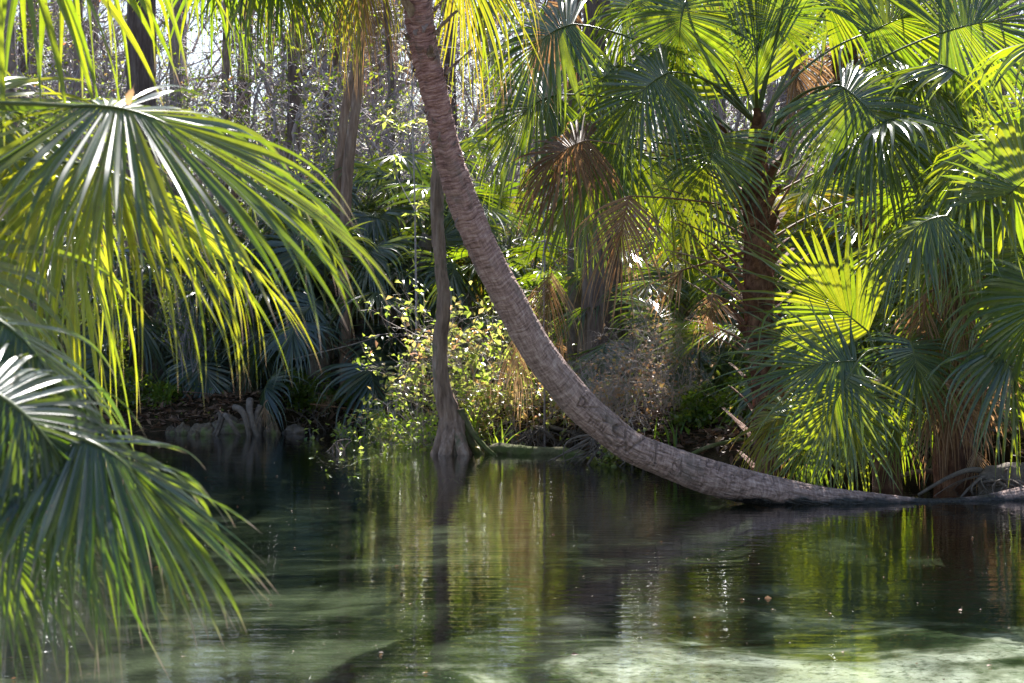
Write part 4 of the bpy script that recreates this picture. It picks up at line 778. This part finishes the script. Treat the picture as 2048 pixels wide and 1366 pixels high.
place(shrub('turning_shrub', 326, 1.1, 9, 'mixleaf', .08, 1.5, lambda p_, r: np.clip(turning(p_, r)+.25, 0, 1), 'twigpale', .8, .0, (6, 5, 3), rad=.010, spreadb=1.5, ratio=.3), 1050, 20.9, 1, 0, 'tangled low shrub with orange leaves behind the mossy log')
place(shrub('twiggy_shrub', 324, .95, 16, 'orangeleaf', .045, .28, rtb, 'twigpale', .8, -.05, (6, 5, 4), rad=.008, spreadb=1.7, ratio=.45, wig=.3), 1225, 18.9, 1, 0, 'tangle of pale dry twigs with small orange leaves left of the low palms')
place(shrub('twiggy_shrub', 325, 1.15, 16, 'orangeleaf', .045, .28, rtb, 'twigpale', .8, .0, (6, 5, 4), rad=.008, spreadb=1.5, ratio=.45, wig=.3), 1320, 18.9, 1, 2, 'dry twiggy shrub dotted with orange leaves in front of the broad flaring trunk')
place(shrub('twiggy_shrub', 327, .8, 12, 'orangeleaf', .05, .3, rtb, 'twigpale', .8, .0, (6, 5, 4), rad=.008, spreadb=1.5, ratio=.45, wig=.3), 1990, 16.2, 1, 2, 'bare tangled twigs on the dark bank at the right edge')
place(shrub('yellow_shrub', 328, .5, 6, 'mixleaf', .09, 3, lambda p_, r: r.uniform(.4, .6, len(p_)), 'twig', .7, .1, (5, 4), rad=.008, spreadb=.8, ratio=.35), 1240, 18.0, 1, 2, 'small bright yellow leaved plant among the dry twigs above the carved trunk')
place(shrub('vine_shrub', 329, 1.6, 5, 'leaf', .035, 4, greens, 'twig', .35, .3, (7, 5), rad=.008, spreadb=.25, ratio=.45), 372, 24.6, 1, 2, 'upright stems with tiny glinting leaves on the left bank')
place(shrub('bank_shrub', 330, .55, 9, 'leaf', .06, 3, greens, 'twig', .8, .0, (5, 4, 3), rad=.006, spreadb=1.6, ratio=.4), 640, 24.1, 1, 2, 'low dark green plants at the foot of the left bank')
place(shrub('bank_shrub', 331, .55, 9, 'leaf', .06, 3, greens, 'twig', .8, .0, (5, 4, 3), rad=.006, spreadb=1.6, ratio=.4), 280, 24.1, 1, 2, 'low leafy plants at the far left of the bank beside the knees')

place(shrub('bank_shrub', 332, .5, 9, 'leaf', .06, 3, greens, 'twig', .8, .0, (5, 4, 3), rad=.006, spreadb=1.6, ratio=.4), 1425, 18.3, 1, 2, 'small dark leafy plants between the dry twigs and the low palm')
place(shrub('bank_shrub', 333, .45, 9, 'leaf', .05, 3, greens, 'twigpale', .9, .0, (5, 4, 3), rad=.006, spreadb=1.6, ratio=.4), 1130, 19.9, 1, 2, 'low scrambling leafy stems behind the right end of the mossy log')
# =================================================================== THE BANKS
M['knee'] = bark_mat('knee_stone', [(.3, (.05, .038, .028)), (.55, (.13, .10, .07)), (.8, (.24, .20, .15))], (1, 1, 1), 14, .9, .03, .9, moss=((.14, .16, .06), .56))
def lump(px, py, Y, w, h, mat, name, label, cat, seed, depth=.8):
    c = P(px, py, Y); a, b = w*Y/F_PX/2, h*Y/F_PX; n, k = 44, 26; r = RS(seed); off = np.array([c[0], Y, 0]); th_, ph = np.meshgrid(np.arange(n)*2*PI/n, np.linspace(-.35, PI/2, k))
    d = np.stack([np.cos(th_)*np.cos(ph), np.sin(th_)*np.cos(ph)*depth, np.sin(ph)], -1); s = 1+.24*fbm(d[..., 0]*1.9+seed, d[..., 1]*1.9, d[..., 2]*1.9, 5)
    V = off+d*s[..., None]*np.array([a, a, b]); i, j = np.meshgrid(np.arange(k-1), np.arange(n), indexing='ij'); j2 = (j+1) % n
    g = G().add(V.reshape(-1, 3), np.stack([i*n+j, i*n+j2, (i+1)*n+j2, (i+1)*n+j], -1).reshape(-1, 4)); return tag(put(name, g, M[mat], None, off), label, cat)
lump(366, 850, 23.2, 34, 20, 'knee', 'cypress_knee', 'small rounded mossy knee, leftmost at the left bank', 'cypress knee', 1)
lump(405, 850, 23.0, 50, 24, 'knee', 'cypress_knee', 'larger domed mossy knee between the small knee and the root mound', 'cypress knee', 2)
lump(343, 852, 23.4, 24, 16, 'knee', 'cypress_knee', 'tiny brown knee left of the other knees at the far left bank', 'cypress knee', 11)
lump(386, 856, 22.8, 20, 13, 'knee', 'cypress_knee', 'tiny knee standing in the water between two larger mossy knees', 'cypress knee', 12)
lump(545, 853, 23.3, 34, 22, 'knee', 'cypress_knee', 'low brown knee just right of the hanging pale dead fan', 'cypress knee', 13)
lump(590, 856, 23.5, 44, 16, 'root', 'rock', 'flat dark stone at the waterline right of the root mound', 'rock', 14)
lump(505, 842, 23.7, 50, 34, 'root', 'rock', 'dark rounded stone behind the crooked roots of the mound', 'rock', 15)
lump(690, 852, 24.0, 60, 14, 'root', 'rock', 'long low dark stone on the waterline under the thicket palms', 'rock', 16)
st = thing('mossy_stump', P(455, 850, 23.4)*np.array([1, 1, 0]), 'broad mossy root mound with crooked roots reaching into the water', 'stump'); so_ = np.array(st.location)
k_ = lump(452, 850, 23.5, 104, 30, 'knee', 'mound', 'x', 'x', 3, .6); 
for q_ in ('label', 'category'): del k_[q_]
k_.parent = st; k_.location = Vector(k_.location)-st.location
r = RS(8)
for x0, y0, x1, y1, w_ in ((445, 835, 424, 872, 10), (450, 832, 486, 868, 11), (436, 825, 418, 860, 9), (470, 815, 500, 872, 14), (500, 800, 522, 870, 16), (520, 812, 512, 872, 12)):
    a, b = P(x0, y0, 23.05), P(x1, y1, 22.9); b[2] = -.08; g = trunk_geo(bez(a, (a+b)/2+r.randn(3)*.08+np.array([0, -.1, .08]), b, 5), np.linspace(w_, w_*.7, 5)*23/F_PX/2, 9, 18, x0, .15); put('root', g, M['root'], st, so_)
# mossy log and the undercut root mass
lg = [P(970, 906, 19.6), P(1000, 900, 19.6), P(1060, 906, 19.5), (P(1120, 908, 19.5)), P(1172, 914, 19.3)]; off = lg[0]*np.array([1, 1, 0])
tag(put('mossy_log', trunk_geo(lg, [.04, .075, .07, .075, .06], 16, 60, 5, .16, 0, 12), M['mossy'], None, off), 'low mossy log lying in the water from the snag to the undercut bank', 'log')
def rootmass(name, label, px0, px1, y0, y1, Y, n, seed, wmax=.018, drop=.0):
    r = RS(seed); c = P((px0+px1)/2, y1, Y); off = np.array([c[0], Y, 0]); o = thing(name, off, label, 'roots'); g = G()
    for i in range(n):
        a = P(r.uniform(px0, px1), r.uniform(y0, (y0+y1)/2), Y+r.uniform(-.1, .6)); b = a+np.array([r.uniform(-.5, .5), r.uniform(-.5, .1), -r.uniform(.1, .5)]); b[2] = max(b[2], -.15)
        g.tube(bez(a, (a+b)/2+r.randn(3)*.12, b, 7), np.linspace(1, .3, 7)*r.uniform(.003, wmax), 5, cap=False)
    put('roots', g, M['root'], o, off)
    g = G()
    for i in range(6):
        a = P(r.uniform(px0, px1), y0+5, Y+.3); b = a+np.array([r.uniform(-.7, .7), r.uniform(-.4, 0), -r.uniform(.1, .4)]); g.tube(bez(a, (a+b)/2+r.randn(3)*.15+np.array([0, 0, .1]), b, 9), np.linspace(.03, .012, 9), 8)
    put('thick_roots', g, M['root'], o, off); return o
rootmass('bank_roots', 'dark tangle of roots hanging from the undercut bank behind the leaning trunk', 1180, 1290, 862, 925, 18.1, 90, 31)
rootmass('bank_roots', 'fine pale roots and twigs over the dark bank behind the mossy log', 1000, 1180, 850, 895, 20.4, 90, 32, .008)
rootmass('root_ball', 'dark uprooted root ball where the leaning palm enters the bank at the right edge', 1960, 2100, 950, 1000, 14.6, 130, 33, .016)
rootmass('bank_roots', 'twigs and roots on the dark bank under the weeping palm', 1750, 1960, 900, 965, 16.6, 90, 34, .010)
rootmass('bank_roots', 'brown dead sticks and roots along the foot of the left bank', 560, 860, 815, 862, 24.0, 170, 35, .010)
lump(2045, 1000, 14.7, 190, 62, 'root', 'earth_mound', 'earthy mound under the uprooted roots at the right edge', 'mound', 6, .5)
def stick(name, label, pts, w0, w1, Y, mat='root', cat='branch', seed=0, subs=()):
    p = [P(a, b, Y+(c[0] if c else 0)) for a, b, *c in pts]; off = p[0].copy(); rd = np.linspace(w0, w1, len(p))*Y/F_PX/2; g = trunk_geo(p, rd, 9, 10*len(p), seed, .12, 0, 12)
    for s in subs: q = [P(a, b, Y) for a, b in s]; g.tube(catmull(q, 8), np.linspace(w1, w1*.5, 8)*Y/F_PX/2, 5)
    return tag(put(name, g, M[mat], None, off), label, cat)
stick('arched_branch', 'arched bare branch low over the dark water under the weeping palm', [(1765, 968), (1800, 952), (1840, 943), (1875, 945), (1892, 962)], 7, 12, 15.6, cat='branch')
stick('fallen_branch', 'fallen branch lying along the bank behind the carved trunk', [(1370, 915, .3), (1420, 893), (1480, 880), (1560, 870)], 9, 6, 17.4, 'mossy')
stick('fallen_branch', 'pale stick angled across the bank at the right edge', [(1980, 860), (2010, 868), (2050, 878), (2090, 882)], 7, 5, 15.8, 'twig')
stick('dead_stalk', 'long straight brown leaf stalk lying on the left bank', [(620, 808), (680, 815), (740, 826), (790, 836)], 3, 3, 23.6, 'petdead')
stick('dead_stalk', 'straight pale stalk slanting across the dark thicket left of the snag', [(570, 722), (640, 705), (700, 690), (760, 672)], 2.5, 2, 23.9, 'twigpale')
sg = thing('driftwood', P(675, 905, 0)*0+np.array([P(675, 0, 19.9)[0], 19.9, 0]), 'small twiggy piece of driftwood poking out of the water left of the snag', 'driftwood'); so2 = np.array(sg.location)
g = G(); r = RS(4)
for a, b, c, w_ in (((650, 908), (668, 890), (686, 880), 4), ((676, 912), (676, 895), (672, 884), 9), ((684, 912), (690, 890), (703, 882), 4), ((672, 884), (688, 876), (702, 880), 3), ((660, 912), (676, 900), (690, 905), 5), ((690, 912), (686, 895), (680, 885), 5), ((668, 912), (664, 895), (668, 888), 6)):
    g.tube(bez(P(*a, 19.9), P(*b, 19.9+r.uniform(-.1, .1)), P(*c, 19.9), 7), np.linspace(w_, w_*.5, 7)*19.9/F_PX/2, 6)
put('twigs', g, M['root'], sg, so2)
# dead fans lying about
def deadfan(label, base, hub, Y, d, n0, R, seed, mat='dead', **kw):
    b = P(*base, Y); off = P(*hub, Y); o = thing('dead_fan', off, label, 'palm leaf'); k = dict(nseg=26, droop=3, loose=1, cb=20, spread=110, K=10); k.update(kw)
    FB(o, off, base, hub, Y, d, n0, R, seed, mat, **k); return o
deadfan('hanging dead brown palm fan just right of the middle of the leaning trunk', (1155, 500), (1103, 545), 19.3, (-.15, 1, 0), (-.1, -1, .2), 1.15, 501, spread=85, nseg=36, tbshift=.2, pw=.01)
deadfan('lower dead tan palm fan hanging behind the left edge of the leaning trunk', (1060, 620), (1035, 668), 19.8, (0, 1, 0), (-.1, -1, .2), .95, 502, spread=80, nseg=32, tbshift=.25, pw=.01)
deadfan('pale dead fan hanging over the mossy root mound', (535, 800), (528, 814), 22.8, (.1, 1, 0), (0, -1, .2), .33, 503, spread=70, nseg=22, tbshift=.4, pw=.01)
deadfan('flat dead fan lying on the left bank', (660, 770), (652, 790), 23.9, (-.1, .6, -.3), (0, -.5, .8), .28, 504, spread=200, droop=.5, loose=.3, pw=.008, tbshift=.2)
deadfan('brown dead fan at the end of the fallen stalk beside the dark water', (700, 830), (745, 838), 23.5, (.8, .3, -.2), (0, -.5, .8), .3, 505, spread=120, droop=.5, pw=.008)
deadfan('curled dead fan low behind the root mound', (500, 750), (482, 740), 24.4, (.2, .9, 0), (0, -1, .2), .5, 506, spread=60, pw=.008)
# tufts of strap leaves
def tuft(label, px, py, Y, n, h, seed, mat='grass'):
    c = P(px, py, Y); c[2] = max(gz(c[0], Y), 0)-.03; r = RS(seed); g = G()
    for i in range(n):
        az = r.uniform(0, 2*PI); l = h*r.uniform(.5, 1.1); ln = r.uniform(.15, .8); o = np.array([math.cos(az), math.sin(az)*.8, 0]); w = np.array([-math.sin(az), math.cos(az), 0]); k = 7; vs = []; b0 = c+r.randn(3)*np.array([.05, .05, 0])
        for j in range(k):
            t = j/(k-1); q = b0+np.array([0, 0, l*(t-.35*ln*t*t)])+o*l*ln*t**1.7; hw = .011*(1-t**2)+.001; vs += [q-w*hw, q+o*.003, q+w*hw]
        g.add(np.array(vs), [(j*3+e, j*3+e+1, j*3+e+4, j*3+e+3) for j in range(k-1) for e in (0, 1)], None, .2, r.rand())
    return tag(put('grass_tuft', g, M[mat], None, c), label, 'grass tuft')
tuft('tuft of blue green strap leaves beside the roots of the snag', 1000, 890, 19.9, 12, .45, 1)
tuft('bright green blades beside the twiggy shrub above the carved trunk', 1345, 890, 18.0, 9, .4, 2)
tuft('bright blades under the orange shrub behind the snag', 950, 860, 20.6, 16, .7, 3)
tuft('green blades on the dark bank near the right edge', 2005, 905, 16.4, 10, .3, 4)
tuft('upright green blades on the left bank beside the small fan palm', 330, 850, 24.0, 18, .55, 5)
tuft('glowing upright blades in the dark thicket right of the root mound', 598, 800, 24.2, 18, .75, 6)
# ground litter: one uncountable layer
r = RS(14); n = 22000; x = r.uniform(-8, 8, n); y = bank(x)+7*r.rand(n)**1.5; h = ground_h(x, y); k = h > .03; x, y, h = x[k], y[k], h[k]; n = len(x)
g = G(); d = r.randn(n, 3); d[:, 2] *= .35; add_leaves(g, np.stack([x, y, h+.015], -1), d, r.uniform(.05, .2, n), r.uniform(.01, .04, n), r, r.rand(n), .1)
for i in range(900):
    q = r.randint(n); a = np.array([x[q], y[q], h[q]+.02]); b = a+r.randn(3)*np.array([.3, .3, .06]); b[2] = max(b[2], h[q]+.01); g.tube(np.array([a, (a+b)/2+r.randn(3)*.03, b]), r.uniform(.002, .008), 4, cap=False, b=r.uniform(.3, 1))
tag(put('leaf_litter', g, M['litter']), 'dead leaves and sticks covering the banks', kind='stuff')
# small green ground cover
n = 7000; x = r.uniform(-9, 9, n); y = r.uniform(15, 34, n); h = ground_h(x, y); k = (h > .12) & (vnoise(x*1.2, y*1.2, 6) > -.1); x, y, h = x[k], y[k], h[k]; n = len(x)
g = G(); d = r.randn(n, 3); d[:, 2] = abs(d[:, 2])*.6; add_leaves(g, np.stack([x, y, h+r.uniform(0, .18, n)], -1), d, r.uniform(.04, .12, n), r.uniform(.012, .03, n), r, r.rand(n)*.8, .2)
tag(put('ground_cover', g, M['leaf']), 'small green leaves growing over the banks', kind='stuff')

# specks, small leaves and froth drifting on the water
r = RS(41); n = 700; y = 6.5+16*r.rand(n)**1.2; x = (r.rand(n)-.5)*.62*y+.2; k = ground_h(x, y) < -.03; x, y = x[k], y[k]; n = len(x)
g = G(); d = r.randn(n, 3); d[:, 2] = 0; s = r.choice([.009, .014, .032], n, p=[.6, .34, .06])*r.uniform(.6, 1.2, n); add_leaves(g, np.stack([x, y, np.full(n, .004)], -1), d, s, s*.3, r, r.rand(n), 0)
tag(put('floating_debris', g, M['litter']), 'tiny leaves and specks floating on the water', kind='stuff')
# =================================================================== light, sky, camera
SAZ, SEL = math.radians(8), math.radians(45)      # sun ahead of the camera
w = bpy.data.worlds.new('World'); bpy.context.scene.world = w; w.use_nodes = True; nt = w.node_tree; nt.nodes.clear()
sky = nt.nodes.new('ShaderNodeTexSky'); sky.sky_type = 'NISHITA'; sky.sun_disc = False; sky.sun_elevation = SEL; sky.sun_rotation = SAZ; sky.air_density = 1.0; sky.dust_density = 1.0
bg = nt.nodes.new('ShaderNodeBackground'); bg.inputs[1].default_value = .055; out = nt.nodes.new('ShaderNodeOutputWorld')
nt.links.new(sky.outputs[0], bg.inputs[0]); nt.links.new(bg.outputs[0], out.inputs[0])
sd = bpy.data.lights.new('sun', 'SUN'); sd.energy = 5.0; sd.angle = math.radians(.8); sd.color = (1, .95, .90)
so = bpy.data.objects.new('sun', sd); C.objects.link(so)
dv = Vector((math.sin(SAZ)*math.cos(SEL), math.cos(SAZ)*math.cos(SEL), math.sin(SEL))); so.rotation_euler = dv.to_track_quat('Z', 'Y').to_euler()
cd = bpy.data.cameras.new('camera'); co_ = bpy.data.objects.new('camera', cd); C.objects.link(co_)
co_.location = (0, 0, CAMH); co_.rotation_euler = (PI/2, 0, 0); cd.sensor_width = 36; cd.lens = F_PX/2048*36; cd.shift_y = (HOR-683)/2048; cd.clip_end = 8000; cd.clip_start = .1
cd.dof.use_dof = True; cd.dof.focus_distance = 14.5; cd.dof.aperture_fstop = 7.1
sc = bpy.context.scene; sc.camera = co_
sc.view_settings.view_transform = 'Standard'; sc.view_settings.look = 'None'; sc.view_settings.exposure = EXPO; sc.view_settings.gamma = 1
sc.cycles.max_bounces = 8; sc.cycles.diffuse_bounces = 3; sc.cycles.glossy_bounces = 3; sc.cycles.transmission_bounces = 4; sc.cycles.transparent_max_bounces = 8
sc.cycles.sample_clamp_indirect = 6; sc.cycles.use_denoising = True

m = bpy.data.materials.new('haze'); m.use_nodes = True; nt = m.node_tree; nt.nodes.clear(); pv = nt.nodes.new('ShaderNodeVolumePrincipled')
pv.inputs['Density'].default_value = .0002; pv.inputs['Color'].default_value = (.86, .88, 1, 1); pv.inputs['Anisotropy'].default_value = .4
o_ = nt.nodes.new('ShaderNodeOutputMaterial'); nt.links.new(pv.outputs[0], o_.inputs['Volume'])
X0, X1, Y0, Y1, Z0, Z1 = -3100, 3100, -3100, 3100, -2.5, 32
g = G().add([(x, y, z) for z in (Z0, Z1) for y in (Y0, Y1) for x in (X0, X1)], [(0, 2, 3, 1), (4, 5, 7, 6), (0, 1, 5, 4), (2, 6, 7, 3), (0, 4, 6, 2), (1, 3, 7, 5)])
if HAZE: tag(put('haze', g, m, smooth=False), kind='stuff')
